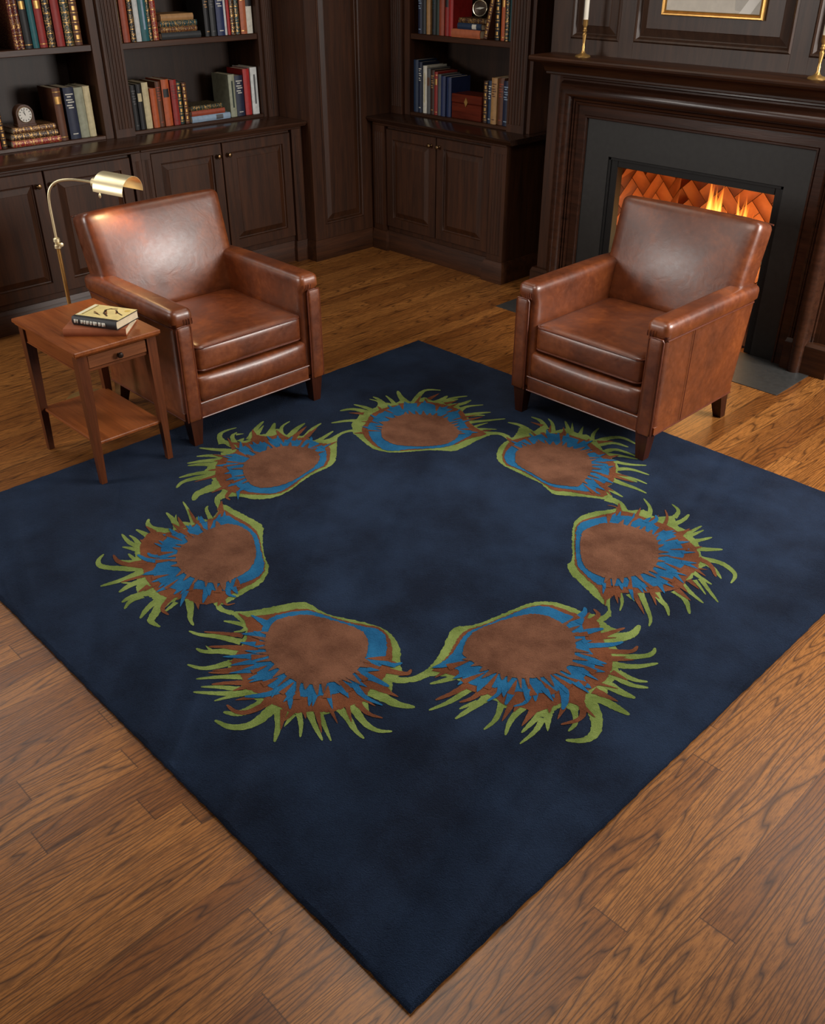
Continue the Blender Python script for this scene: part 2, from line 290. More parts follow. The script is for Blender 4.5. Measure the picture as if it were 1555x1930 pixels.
def smooth_poly3(p, it=3):
    for _ in range(it):
        q = [p[0]]
        for a, b2 in zip(p, p[1:]): q += [a*.75+b2*.25, a*.25+b2*.75]
        p = q+[p[-1]]
    return p
MOTIFS = [([[(727,1743),(669,1800),(643,1843),(629,1915),(643,1992),(703,2026),(741,2065),(796,2086),(870,2056),(921,2041),(966,2004),(989,1945),(987,1888),(945,1821),(891,1766),(829,1726),(759,1727)],[(652,1733),(613,1761),(578,1829),(545,1919),(541,1998),(553,2057),(592,2105),(622,2146),(702,2152),(766,2181),(808,2169),(870,2126),(946,2084),(1005,2059),(1007,1980),(1013,1890),(959,1807),(907,1750),(871,1686),(838,1661),(786,1667),(711,1694)],[(642,1706),(604,1734),(569,1801),(530,1851),(518,1929),(527,2012),(582,2067),(585,2127),(613,2155),(666,2181),(728,2198),(802,2200),(856,2165),(930,2118),(1019,2107),(1053,2100),(1017,2007),(1020,1913),(960,1805),(872,1685),(787,1652),(696,1679)],[(609,1673),(571,1709),(534,1731),(511,1795),(487,1824),(483,1893),(487,1943),(453,1974),(472,2002),(518,2021),(511,2089),(588,2093),(555,2173),(589,2188),(633,2175),(668,2212),(739,2227),(789,2222),(819,2181),(864,2173),(901,2141),(933,2121),(999,2120),(1067,2123),(1054,2044),(1063,1942),(1057,1873),(1007,1837),(967,1798),(929,1743),(882,1676),(807,1634),(726,1645),(654,1668)]],[[[35,(618,1707),(582,1682),(577,1624),(588,1553)],[45,(569,1801),(503,1752),(465,1670)],[48,(516,1871),(418,1848),(394,1784)],[41,(508,1900),(440,1895),(387,1878)],[24,(496,1942),(451,1991),(394,1974)],[36,(482,1985),(428,2005),(386,2004)],[32,(531,2016),(481,2040),(420,2058)],[55,(582,2067),(493,2091),(421,2138)],[45,(590,2075),(513,2208),(512,2257),(566,2297)],[49,(644,2140),(646,2227),(634,2272)],[38,(664,2208),(671,2282),(705,2341)],[36,(686,2201),(687,2249),(697,2283)],[52,(708,2178),(750,2248),(750,2318)],[37,(790,2196),(779,2249),(827,2321)],[42,(833,2150),(869,2232),(907,2285)],[33,(845,2154),(882,2218),(911,2239)],[36,(906,2128),(950,2199),(1001,2281)],[28,(954,2099),(960,2148),(972,2191)],[30,(962,2082),(995,2125),(1046,2168)],[35,(989,2076),(1052,2124),(1082,2154),(1134,2158)]],[[27,(607,2074),(542,2179)],[31,(598,2178),(587,2263)],[30,(497,1844),(441,1799)],[29,(889,2146),(914,2224)],[31,(690,2197),(707,2261)]],[[24,(587,2016),(544,2066)],[33,(563,1902),(578,1829)],[33,(784,2163),(794,2192)]]]),([[(1273,2028),(1245,2072),(1242,2135),(1273,2203),(1310,2219),(1357,2252),(1410,2262),(1466,2282),(1518,2235),(1568,2190),(1596,2137),(1610,2072),(1633,2012),(1590,1981),(1544,1953),(1502,1948),(1447,1959),(1376,1966),(1319,1977)],[(1240,1994),(1212,2045),(1198,2112),(1198,2172),(1212,2248),(1226,2293),(1271,2331),(1336,2343),(1397,2359),(1467,2312),(1552,2284),(1603,2252),(1661,2177),(1687,2125),(1670,2081),(1700,2024),(1664,1999),(1604,1963),(1558,1935),(1513,1934),(1459,1944),(1385,1955),(1335,1951),(1293,1950)],[(1233,1987),(1195,2049),(1164,2122),(1181,2193),(1209,2252),(1240,2307),(1278,2354),(1343,2366),(1410,2373),(1485,2345),(1572,2319),(1640,2262),(1667,2209),(1706,2144),(1705,2092),(1763,2026),(1686,1984),(1614,1949),(1571,1911),(1519,1927),(1464,1938),(1390,1949),(1338,1947),(1290,1939)],[(1210,1978),(1175,2029),(1151,2093),(1154,2135),(1140,2197),(1096,2272),(1157,2269),(1181,2278),(1163,2356),(1230,2320),(1247,2362),(1262,2408),(1310,2402),(1351,2405),(1372,2426),(1421,2384),(1447,2396),(1519,2337),(1590,2309),(1641,2277),(1673,2215),(1712,2137),(1705,2092),(1799,2027),(1750,2000),(1696,1970),(1636,1921),(1593,1890),(1547,1906),(1495,1928),(1440,1925),(1353,1929),(1299,1929),(1248,1945)]],[[[33,(1150,2139),(1087,2152),(1053,2101)],[44,(1181,2255),(1093,2284),(1034,2260)],[40,(1202,2331),(1131,2388),(1073,2383)],[26,(1240,2339),(1181,2406),(1139,2426)],[27,(1282,2397),(1241,2435),(1211,2462)],[18,(1300,2399),(1245,2472)],[23,(1344,2398),(1304,2476)],[28,(1421,2384),(1379,2449),(1365,2514)],[45,(1437,2393),(1457,2474),(1498,2516),(1579,2500)],[41,(1463,2382),(1495,2445),(1568,2452)],[39,(1519,2337),(1532,2393),(1586,2405),(1649,2404)],[37,(1538,2327),(1584,2359),(1660,2387)],[35,(1590,2294),(1659,2316),(1718,2367)],[39,(1641,2237),(1684,2294),(1773,2304)],[42,(1643,2211),(1700,2216),(1772,2217)],[28,(1685,2214),(1757,2235),(1809,2233)],[40,(1672,2161),(1737,2162),(1795,2171),(1850,2167)],[39,(1682,2087),(1733,2083),(1800,2074)],[51,(1759,2016),(1813,2029),(1862,1996),(1903,1974)]],[[28,(1674,2190),(1766,2205)],[29,(1170,2347),(1106,2338)],[32,(1444,2393),(1489,2453)],[16,(1233,2316),(1190,2383)],[21,(1685,2097),(1762,2050)],[17,(1289,2357),(1244,2406)]],[[38,(1240,2276),(1212,2287)],[34,(1302,2308),(1265,2340)],[37,(1416,2334),(1374,2366)],[40,(1525,2242),(1606,2311)],[39,(1557,2205),(1629,2238)],[33,(1632,2095),(1684,2122)],[30,(1649,2034),(1726,2025)]]]),([[(1930,1618),(1885,1674),(1846,1738),(1843,1783),(1863,1864),(1924,1902),(1988,1919),(2049,1922),(2095,1876),(2129,1822),(2160,1767),(2168,1701),(2142,1644),(2113,1584),(2080,1560),(2033,1553),(1983,1565)],[(1918,1606),(1875,1663),(1806,1757),(1800,1811),(1826,1876),(1855,1930),(1915,1979),(1985,1988),(2056,1976),(2106,1980),(2150,1933),(2187,1914),(2203,1864),(2232,1840),(2229,1774),(2250,1733),(2244,1667),(2210,1622),(2182,1584),(2134,1554),(2105,1525),(2080,1510),(2020,1529),(1968,1550)],[(1915,1603),(1872,1660),(1798,1761),(1791,1815),(1816,1890),(1844,1944),(1850,1976),(1900,2001),(1975,2003),(2028,2020),(2099,2008),(2155,1983),(2206,1956),(2248,1910),(2278,1844),(2275,1779),(2300,1714),(2280,1663),(2244,1607),(2204,1567),(2158,1520),(2161,1446),(2089,1498),(2026,1515),(1962,1544)],[(1935,1527),(1929,1574),(1870,1647),(1781,1768),(1769,1830),(1780,1892),(1818,1950),(1837,1995),(1870,1996),(1900,2033),(1918,2057),(1964,2029),(2000,2065),(2021,2099),(2070,2038),(2109,2042),(2147,2021),(2203,1986),(2240,1924),(2280,1922),(2288,1876),(2273,1829),(2298,1772),(2271,1714),(2290,1684),(2254,1637),(2229,1631),(2200,1572),(2167,1528),(2140,1511),(2185,1433),(2159,1435),(2109,1450),(2053,1471),(1977,1496)]],[[[28,(1964,2004),(1929,2082),(1865,2124)],[27,(2030,2084),(2018,2147),(1968,2167)],[35,(2052,2032),(2066,2095),(2057,2148)],[28,(2127,2013),(2131,2064),(2136,2108)],[27,(2139,2001),(2148,2046),(2157,2088)],[36,(2147,1963),(2183,2012),(2205,2066)],[46,(2174,1935),(2227,1971),(2275,2021)],[36,(2248,1910),(2312,1942),(2368,1926),(2395,1902),(2403,1851)],[30,(2279,1899),(2326,1883),(2366,1851)],[35,(2250,1827),(2301,1806),(2360,1797)],[25,(2315,1799),(2378,1754),(2429,1721)],[19,(2304,1778),(2341,1755),(2376,1730)],[32,(2263,1736),(2336,1701),(2396,1681)],[37,(2288,1672),(2343,1660),(2395,1596)],[35,(2232,1634),(2284,1590),(2319,1579),(2352,1538)],[28,(2205,1587),(2265,1533),(2322,1481),(2337,1444)],[21,(2164,1526),(2200,1495),(2223,1444)],[16,(2138,1499),(2185,1433),(2221,1396)],[18,(2188,1540),(2228,1524)]],[[35,(2242,1904),(2295,1904),(2347,1848)],[25,(2255,1842),(2320,1825)],[24,(2289,1763),(2345,1740)],[29,(2290,1684),(2359,1662)],[24,(2219,1631),(2292,1556)],[25,(2194,1566),(2291,1486)],[21,(2136,1537),(2196,1472)],[20,(2039,1995),(2014,2067),(1974,2109)],[23,(1933,1960),(1897,2055)],[15,(1866,1954),(1831,1995),(1794,1976)],[21,(2112,1522),(2173,1430)],[28,(2112,1986),(2114,2059)],[42,(2174,1935),(2208,1952)]],[[27,(1987,1953),(1995,2023),(1970,2048)],[16,(1934,1936),(1903,2004)],[26,(1865,1891),(1854,1947)],[22,(2155,1596),(2225,1521)],[17,(2092,1542),(2129,1480)],[25,(2217,1679),(2275,1634)],[31,(2192,1842),(2278,1844)],[35,(2152,1889),(2190,1934)],[31,(2065,1962),(2097,1994)],[28,(2164,1625),(2221,1584)],[24,(2220,1765),(2289,1732)]]]),([[(1997,909),(1955,993),(1964,1062),(1992,1152),(2032,1231),(2090,1253),(2160,1250),(2205,1225),(2254,1160),(2277,1096),(2265,1031),(2233,976),(2191,934),(2142,915),(2086,902),(2032,901)],[(1986,876),(1960,940),(1940,1002),(1961,1065),(1980,1165),(1996,1232),(2027,1289),(2101,1301),(2160,1311),(2204,1271),(2255,1218),(2319,1183),(2339,1138),(2335,1102),(2355,1059),(2323,1037),(2326,1000),(2303,966),(2281,933),(2249,911),(2215,876),(2173,864),(2132,822),(2083,824),(2033,848),(1989,813)],[(1984,863),(1947,939),(1929,997),(1957,1070),(1978,1169),(1991,1237),(2030,1303),(2094,1319),(2164,1333),(2202,1354),(2264,1285),(2316,1257),(2350,1225),(2382,1171),(2393,1098),(2378,1052),(2410,986),(2363,968),(2349,924),(2333,869),(2282,856),(2252,825),(2185,836),(2151,801),(2103,803),(2075,826),(2017,799),(1987,779)],[(1980,730),(1975,799),(1948,871),(1899,960),(1896,993),(1939,1049),(1951,1117),(1968,1197),(1982,1266),(2032,1327),(2094,1345),(2150,1351),(2180,1375),(2237,1341),(2289,1322),(2304,1291),(2355,1263),(2371,1213),(2412,1180),(2406,1112),(2435,1080),(2414,1019),(2406,982),(2429,929),(2379,955),(2360,925),(2375,883),(2359,867),(2319,855),(2290,883),(2257,811),(2217,828),(2190,801),(2141,811),(2108,797),(2085,815),(2031,792),(1993,753)]],[[[32,(1991,761),(1987,716),(1968,694)],[32,(2066,828),(2050,780),(2029,737)],[32,(2128,818),(2127,727),(2106,655)],[38,(2190,830),(2188,760),(2184,684)],[20,(2181,782),(2168,739),(2165,722)],[27,(2236,828),(2270,767),(2270,711)],[31,(2289,862),(2297,794),(2327,738)],[26,(2345,862),(2349,819),(2353,778)],[27,(2359,867),(2378,813),(2377,742)],[28,(2364,882),(2401,836)],[54,(2395,1029),(2464,983),(2502,930),(2499,881),(2458,844)],[26,(2401,958),(2440,921),(2442,877)],[55,(2404,1049),(2466,1053),(2526,1056)],[49,(2383,1119),(2451,1116),(2498,1127)],[36,(2387,1165),(2455,1161),(2500,1193)],[31,(2396,1186),(2453,1190),(2484,1214)],[38,(2357,1199),(2419,1240),(2459,1309)],[34,(2340,1231),(2415,1308),(2422,1343),(2411,1365)],[60,(2273,1282),(2315,1348),(2324,1381),(2312,1427)],[57,(2199,1339),(2254,1334),(2285,1354)],[40,(2199,1339),(2212,1389),(2197,1424)]],[[34,(2253,1274),(2268,1324),(2287,1380)],[32,(2309,1239),(2375,1295),(2368,1333)],[27,(2343,1218),(2399,1269)],[35,(2392,1066),(2471,1078)],[35,(2350,1024),(2413,989),(2442,942),(2411,883)],[20,(2373,948),(2392,892)],[32,(2316,890),(2337,798)],[26,(2255,858),(2285,772)],[30,(2156,846),(2165,785),(2146,742)],[33,(2112,822),(2107,756),(2090,699)],[29,(2188,1327),(2190,1379),(2156,1389)],[27,(2382,1171),(2439,1176)]],[[40,(2202,1246),(2215,1282),(2241,1327)],[32,(2244,1207),(2311,1281),(2324,1317)],[37,(2309,1023),(2359,973),(2378,934)],[20,(2267,919),(2287,880),(2269,842)],[35,(2196,928),(2229,881),(2248,830)],[25,(2168,900),(2206,857),(2201,803)],[33,(2148,1274),(2150,1351),(2130,1375)],[40,(2241,974),(2301,904)],[34,(2265,999),(2331,955)],[30,(2092,865),(2092,792)],[49,(2312,1067),(2382,1067)],[47,(2263,1148),(2350,1192)],[38,(2295,1114),(2368,1157)],[31,(2016,873),(1985,803)]]]),([[(1528,494),(1480,546),(1455,603),(1504,683),(1585,723),(1691,761),(1750,742),(1803,687),(1830,630),(1840,570),(1817,527),(1785,474),(1732,450),(1654,451),(1592,462)],[(1535,468),(1469,523),(1427,586),(1477,691),(1527,718),(1600,738),(1679,772),(1737,808),(1792,785),(1844,729),(1870,692),(1857,658),(1870,620),(1881,572),(1873,535),(1859,492),(1822,444),(1786,408),(1757,407),(1714,382),(1669,386),(1624,390),(1591,408),(1553,442)],[(1499,421),(1457,488),(1372,524),(1417,593),(1467,699),(1524,720),(1595,742),(1670,779),(1735,817),(1808,790),(1879,723),(1906,678),(1920,632),(1918,590),(1951,547),(1932,509),(1915,445),(1871,410),(1843,363),(1797,353),(1747,339),(1695,344),(1654,322),(1609,354),(1558,344),(1519,377)],[(1308,506),(1359,559),(1395,636),(1433,713),(1462,731),(1531,728),(1586,750),(1659,789),(1732,820),(1801,811),(1862,779),(1902,735),(1940,712),(1937,669),(1982,626),(1960,595),(1923,585),(1964,542),(1927,513),(1909,486),(1920,441),(1894,415),(1865,404),(1844,374),(1849,324),(1787,343),(1744,336),(1704,314),(1692,340),(1648,315),(1609,354),(1561,336),(1515,362),(1528,406),(1465,451),(1427,503),(1386,508)]],[[[31,(1424,512),(1375,491),(1341,468)],[25,(1420,508),(1429,483),(1411,459)],[34,(1471,447),(1389,407),(1346,370),(1305,358)],[38,(1515,415),(1461,376),(1429,333),(1396,326)],[17,(1450,354),(1405,355)],[34,(1528,365),(1512,317),(1488,282),(1442,264)],[29,(1609,354),(1559,303),(1517,246)],[27,(1645,312),(1596,277),(1557,237)],[35,(1695,344),(1632,270),(1560,208)],[24,(1671,310),(1650,269),(1636,231)],[46,(1744,336),(1740,277),(1725,243),(1693,224)],[46,(1777,351),(1800,256),(1763,201),(1704,187)],[38,(1780,354),(1845,311),(1892,258)],[22,(1843,363),(1864,313)],[25,(1843,381),(1889,356),(1928,321)],[30,(1865,404),(1914,381),(1982,357)],[23,(1897,418),(1946,396),(2000,373)],[35,(1908,475),(1964,468),(2014,448),(2058,445)],[35,(1927,513),(2007,485),(2062,489),(2093,521)],[57,(1926,589),(1972,597),(2025,604),(2069,635)],[41,(1913,665),(1958,681),(1982,724),(1981,769)],[25,(1953,540),(1996,519)],[28,(1326,513),(1275,491),(1252,504)]],[[28,(1449,469),(1397,432),(1344,390)],[31,(1507,439),(1459,401),(1417,358)],[25,(1563,411),(1522,363)],[26,(1592,378),(1554,324),(1520,289)],[29,(1642,348),(1599,304),(1571,266)],[33,(1754,375),(1752,279),(1720,247),(1676,248)],[23,(1705,325),(1677,277)],[24,(1809,356),(1868,299)],[20,(1881,420),(1958,374)],[21,(1917,503),(1985,462)],[26,(1940,526),(1993,516),(2036,537)],[33,(1917,609),(2004,630)],[32,(1892,684),(1955,717),(1944,742)],[22,(1832,407),(1883,377)]],[[36,(1492,524),(1439,470)],[35,(1533,487),(1471,441)],[31,(1566,445),(1490,362)],[37,(1598,457),(1540,356)],[40,(1656,443),(1630,356)],[25,(1612,399),(1567,332)],[38,(1742,431),(1729,359),(1685,305)],[38,(1842,613),(1888,629),(1953,640)],[27,(1864,575),(1930,554),(1998,572)],[33,(1829,703),(1889,707),(1904,743)],[23,(1829,499),(1908,457)],[36,(1742,431),(1821,369)],[25,(1841,551),(1905,520)],[29,(1799,469),(1850,416)],[32,(1460,561),(1380,550)]]]),([[(881,577),(858,634),(839,711),(846,817),(900,847),(972,847),(1053,810),(1131,753),(1169,693),(1172,633),(1163,572),(1100,539),(1020,520),(949,534)],[(878,517),(794,569),(761,631),(787,658),(783,715),(762,756),(793,775),(796,829),(798,857),(851,860),(944,867),(1012,851),(1099,799),(1193,750),(1226,688),(1208,618),(1226,585),(1178,537),(1125,502),(1101,458),(1035,431),(979,436),(934,443)],[(849,454),(736,510),(691,584),(755,625),(751,670),(778,685),(767,736),(791,799),(735,871),(828,875),(957,880),(1038,842),(1101,801),(1195,752),(1238,685),(1237,587),(1249,529),(1219,460),(1137,445),(1096,393),(1005,401),(936,413)],[(719,882),(721,898),(805,903),(890,912),(965,915),(1035,851),(1119,797),(1210,757),(1262,683),(1261,611),(1269,540),(1271,513),(1219,509),(1222,472),(1173,471),(1134,442),(1135,393),(1121,359),(1043,368),(1013,338),(921,388),(886,437),(833,439),(767,472),(732,518),(767,554),(672,590),(699,617),(753,647),(714,682),(715,709),(764,733),(717,775),(785,780),(779,812)]],[[[29,(749,873),(790,810)],[24,(760,730),(662,771),(591,791)],[24,(777,797),(702,824),(689,844)],[37,(748,667),(685,690),(617,699)],[17,(703,684),(656,719)],[39,(740,634),(679,597),(637,603),(611,625)],[42,(770,557),(704,561),(644,551)],[35,(761,501),(711,484),(634,496)],[26,(743,506),(694,515),(662,512)],[32,(780,485),(743,471),(714,453)],[33,(849,454),(816,443),(769,446)],[33,(849,454),(812,416),(786,401)],[41,(899,440),(819,364),(770,330),(730,344),(709,381)],[47,(902,443),(906,362),(881,274)],[46,(961,418),(945,359),(958,302)],[26,(986,412),(954,369),(911,336)],[44,(1036,382),(1008,323),(1016,280)],[32,(1034,350),(1027,303),(1055,268)],[41,(1084,401),(1101,329),(1137,279)],[44,(1115,373),(1162,307),(1176,293),(1222,302)],[30,(1114,411),(1144,364)],[23,(1144,412),(1159,369),(1162,353)],[34,(1156,454),(1219,421),(1256,393),(1292,384)],[28,(1222,512),(1268,500),(1322,507)],[24,(742,866),(677,893),(645,957)]],[[39,(907,470),(839,411),(787,391),(739,403)],[27,(941,439),(921,378),(911,336)],[29,(755,530),(716,525)],[26,(764,683),(677,714)],[19,(760,741),(654,776)],[28,(1108,415),(1141,352),(1187,356)],[23,(1176,474),(1231,443)],[17,(1237,537),(1277,519),(1289,550)],[24,(737,583),(669,587)],[29,(999,395),(1004,349)]],[[37,(929,547),(867,473),(800,466)],[28,(909,560),(846,496),(816,499)],[40,(891,587),(773,571)],[40,(854,642),(746,604)],[43,(965,529),(922,421)],[43,(1010,521),(986,412)],[48,(1048,517),(1048,394)],[45,(1069,528),(1102,429)],[37,(1127,556),(1213,473)],[26,(1181,611),(1228,558),(1263,573)],[22,(1113,470),(1177,407)],[25,(820,729),(728,773)],[24,(845,779),(777,836)],[22,(843,814),(770,867)],[25,(820,691),(758,715)]]]),([[(513,1132),(471,1223),(475,1320),(501,1377),(564,1425),(632,1448),(700,1411),(735,1358),(754,1291),(772,1197),(760,1117),(710,1060),(622,1072)],[(444,1091),(413,1148),(409,1206),(362,1252),(406,1296),(402,1356),(420,1407),(484,1423),(521,1493),(588,1498),(644,1491),(758,1396),(759,1325),(776,1243),(794,1179),(807,1098),(758,1048),(696,1012),(623,1018),(560,1051)],[(509,999),(411,1072),(392,1127),(390,1201),(319,1239),(366,1287),(308,1342),(378,1380),(384,1435),(466,1437),(495,1500),(561,1486),(624,1534),(768,1406),(763,1322),(783,1237),(809,1168),(814,1093),(739,1016),(668,970),(610,964)],[(576,1623),(608,1582),(749,1461),(783,1400),(778,1322),(797,1226),(824,1145),(823,1069),(786,1010),(726,980),(687,950),(681,905),(708,869),(662,898),(634,948),(607,961),(561,941),(522,984),(482,971),(420,1007),(411,1072),(362,1052),(388,1123),(342,1137),(386,1198),(259,1194),(207,1223),(301,1221),(326,1246),(338,1307),(272,1355),(347,1365),(327,1445),(350,1468),(420,1440),(441,1477),(495,1500),(540,1497),(574,1516),(593,1567)]],[[[35,(285,1188),(198,1229),(186,1275),(197,1329)],[32,(315,1235),(248,1264),(237,1303)],[37,(320,1257),(307,1292)],[22,(253,1286),(271,1317)],[45,(335,1303),(268,1384),(230,1457)],[34,(325,1342),(265,1432)],[53,(382,1352),(339,1423),(281,1483)],[27,(387,1439),(331,1482),(316,1545)],[45,(440,1444),(398,1517),(381,1582)],[39,(492,1496),(450,1570),(434,1636)],[41,(565,1490),(555,1545),(535,1623)],[43,(583,1508),(593,1567),(583,1631)],[44,(379,1190),(313,1138),(247,1095)],[43,(388,1123),(340,1090),(305,1042)],[48,(411,1101),(363,1045),(331,978)],[47,(428,1060),(382,1020),(350,969)],[46,(479,1025),(430,954),(414,885)],[46,(501,1005),(461,922),(453,872),(480,832)],[77,(582,990),(581,922),(577,864),(614,826)],[43,(650,965),(659,908),(704,878),(751,862)],[29,(611,952),(595,929)]],[[26,(370,1197),(256,1239)],[28,(355,1308),(302,1353)],[38,(466,1437),(413,1566)],[29,(495,1500),(456,1593)],[32,(425,1116),(395,1071)],[31,(476,1051),(447,1006)],[25,(511,1015),(490,910)],[25,(652,981),(682,932),(714,932)]],[[25,(409,1206),(324,1260)],[36,(456,1284),(386,1323)],[33,(476,1352),(395,1414)],[52,(508,1141),(437,1054)],[46,(553,1115),(520,1038)],[48,(622,1072),(619,987)],[54,(460,1212),(386,1137)],[16,(680,995),(736,955)],[31,(535,1396),(484,1456)],[26,(590,1437),(510,1515)],[35,(452,1249),(368,1273)]]])]
# ================================================================ the setting
fl = MB().box(-2.4, 6.0, -4.0, 4.45, -.06, 0, 0); fo = tag(fl.build('floor', floor_mat()), kind='structure')
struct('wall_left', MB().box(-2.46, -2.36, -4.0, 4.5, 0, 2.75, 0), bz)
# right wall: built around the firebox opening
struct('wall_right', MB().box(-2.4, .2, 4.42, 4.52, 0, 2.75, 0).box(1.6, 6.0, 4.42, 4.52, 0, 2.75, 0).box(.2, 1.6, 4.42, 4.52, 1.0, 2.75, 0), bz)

def baseboard(mb, pts, h=.138, t=.02):
    # pts: plan polyline; moulding on the right-hand side of travel (room side)
    prof = [(0, 0), (t, 0), (t, h-.035), (t-.004, h-.028), (t-.004, h-.02), (t-.009, h-.012), (t-.012, h), (0, h)]
    k = len(pts); vs = []; fs = []; n = len(prof)
    for i, p in enumerate(pts):
        def nr(a, b): d = Vector((b[0]-a[0], b[1]-a[1])).normalized(); return Vector((d.y, -d.x))
        if i == 0: m = nr(pts[0], pts[1])
        elif i == k-1: m = nr(pts[-2], pts[-1])
        else: a, b = nr(pts[i-1], p), nr(p, pts[i+1]); m = a+b; m = m/m.dot(a)
        vs += [(p[0]+m.x*o, p[1]+m.y*o, z) for o, z in prof]
    for i in range(k-1):
        for j in range(n-1): a = i*n+j; fs.append((a, a+1, a+n+1, a+n))
    mb.add(vs, fs)

# panelled corner pier on the left wall (X = -1.605)
PX, PY0 = -1.605, 3.29
mb = MB().box(-2.36, PX-.02, PY0, 4.42, 0, 2.75, 0)
M = T(PX-.02, 0, 0, FACE_X)
# stiles, rails and the raised field of the tall panel
P0, P1, PZ0, PZ1 = 3.385, 3.735, .235, 2.6
mb.box(PX-.02, PX, PY0, P0, 0, 2.75, .001).box(PX-.02, PX, P1, 4.02, 0, 2.75, .001).box(PX-.02, PX, P0, P1, 0, PZ0, 0).box(PX-.02, PX, P0, P1, PZ1, 2.75, 0)
v, f = loops(P0, P1, PZ0, PZ1, [(0, .022), (.006, .027), (.013, .024), (.02, .008), (.024, .006), (.06, .016), (.063, .018)])
mb.add(v, f, 0, M)
tag(mb.build('trim_1', wz, None, 8), kind='structure')
mb = MB(); baseboard(mb, [(-1.68, PY0), (PX, PY0), (PX, 3.83)])
struct('baseboard_left', mb, wy)

# panelled chimney breast above the mantel (Y = 3.83)
OY = 3.83
mb = MB().box(-.09, 1.95, OY+.03, 4.42, 1.30, 2.75, 0)
def op(x0, x1, z0, z1):
    v, f = loops(x0, x1, z0, z1, [(0, 0), (.008, .008), (.016, .004), (.026, -.012), (.03, -.014), (.066, -.002), (.069, 0)])
    mb.add(v, f, 0, T(0, OY, 0))
PAN = [(.04, .355, 1.465, 2.6), (.445, 1.31, 1.47, 2.6), (1.40, 1.715, 1.465, 2.6)]
xs = [-.09, .04, .355, .445, 1.31, 1.40, 1.715, 1.95]
for i in range(0, 8, 2): mb.box(xs[i], xs[i+1], OY, OY+.03, 1.30, 2.75, .001)
for a in PAN:
    mb.box(a[0], a[1], OY, OY+.03, 1.30, a[2], 0).box(a[0], a[1], OY, OY+.03, a[3], 2.75, 0); op(*a)
mb.box(-.09, .0, OY+.03, 4.42, 1.30, 2.75, 0)
tag(mb.build('trim_2', wood('overmantel_walnut', hexc(42, 26, 17), hexc(72, 48, 34), 'Z', rough=.40), None, 8), kind='structure')

# ================================================================ left bookcases
def knob(parent, M, m=None):
    return MB().lathe([(.0075, 0), (.005, .003), (.004, .012), (.008, .017), (.013, .021), (.0145, .027), (.011, .033), (.004, .035)], 16, 0, M @ Matrix.Rotation(PI/2, 4, 'X')).build('knob', m or abrass, parent)
def door(parent, x0, x1, z0, z1, kx, M, kz):
    v, f = loops(x0, x1, z0, z1, panel_steps(.022, .062))
    d = MB().add(v, f, 0, M).build('door', wz, parent, 8)
    knob(d, M @ T(kx, -.022, kz)); return d
def pilaster(parent, x0, x1, z0, z1, M, depth=.02, n=4, cap=.05, edge=.014):
    mb = MB().extrude(flute_poly(x0, x1, 0, depth, n, edge), 'Z', z0+cap, z1-cap, 0, M)
    mb.box(x0, x1, -depth, 0, z0, z0+cap+.001, .0, 0, M); mb.box(x0, x1, -depth, 0, z1-cap-.001, z1, 0, 0, M)
    return mb.build('pilaster', wz, parent)
def base_cab(name, label, x0, x1, depth, z1, M, doors, pils, plinth):
    t = thing(name, label, 'cabinet', M.translation, 0); t.matrix_world = M
    I = Matrix.Identity(4)
    MB().box(x0, x1, .0, depth, .0, z1, .001).build('carcass', wz, t)
    for a, b2, kx in doors: door(t, a, b2, .175, z1-.035, kx, I @ T(0, 0, 0), .775)
    for a, b2 in pils: pilaster(t, a, b2, .13, z1-.015, I, .03, 4, .045, .018)
    mb = MB(); baseboard(mb, plinth, .138, .02); mb.build('plinth', wx, t)
    v = MB().box(x0, x1, -.034, .0, z1-.018, z1, .004); v.build('cornice', wx, t)
    return t
# local frame of the left run: x -> world Y, front faces world +X, origin at (-1.73, 0, 0)
ML = Matrix.Translation((-1.73, 0, 0)) @ Matrix.Rotation(FACE_X, 4, 'Z')
def pl(pts): return pts
base_cab('base_cabinet', 'dark walnut base cabinet with two panelled doors, behind the brass reading lamp', .84, 2.09, .55, .882, ML,
         [(.965, 1.486, 1.445), (1.494, 2.02, 1.525)], [(.84, .955), (2.03, 2.09)], [(.84, -.030), (.96, -.030), (.96, 0), (2.025, 0), (2.025, -.03), (2.09, -.03)])
base_cab('base_cabinet', 'dark walnut base cabinet with two panelled doors, directly behind the left armchair', 2.092, 3.288, .55, .882, ML,
         [(2.160, 2.656, 2.622), (2.664, 3.196, 2.700)], [(2.092, 2.152), (3.205, 3.288)], [(2.092, -.03), (2.155, -.03), (2.155, 0), (3.20, 0), (3.20, -.03), (3.288, -.03)])
ct = MB().extrude([(-2.3, .884), (-1.655, .884), (-1.648, .888), (-1.645, .895), (-1.637, .899), (-1.634, .907), (-1.637, .914), (-1.642, .916), (-2.3, .916)], 'Y', .82, 3.288)
tag(ct.build('countertop', wood('counter_walnut', hexc(40, 26, 19), hexc(74, 48, 35), 'Y', rough=.2, bumpy=.05)), 'long dark walnut countertop running along the left wall under the bookcases', 'countertop')
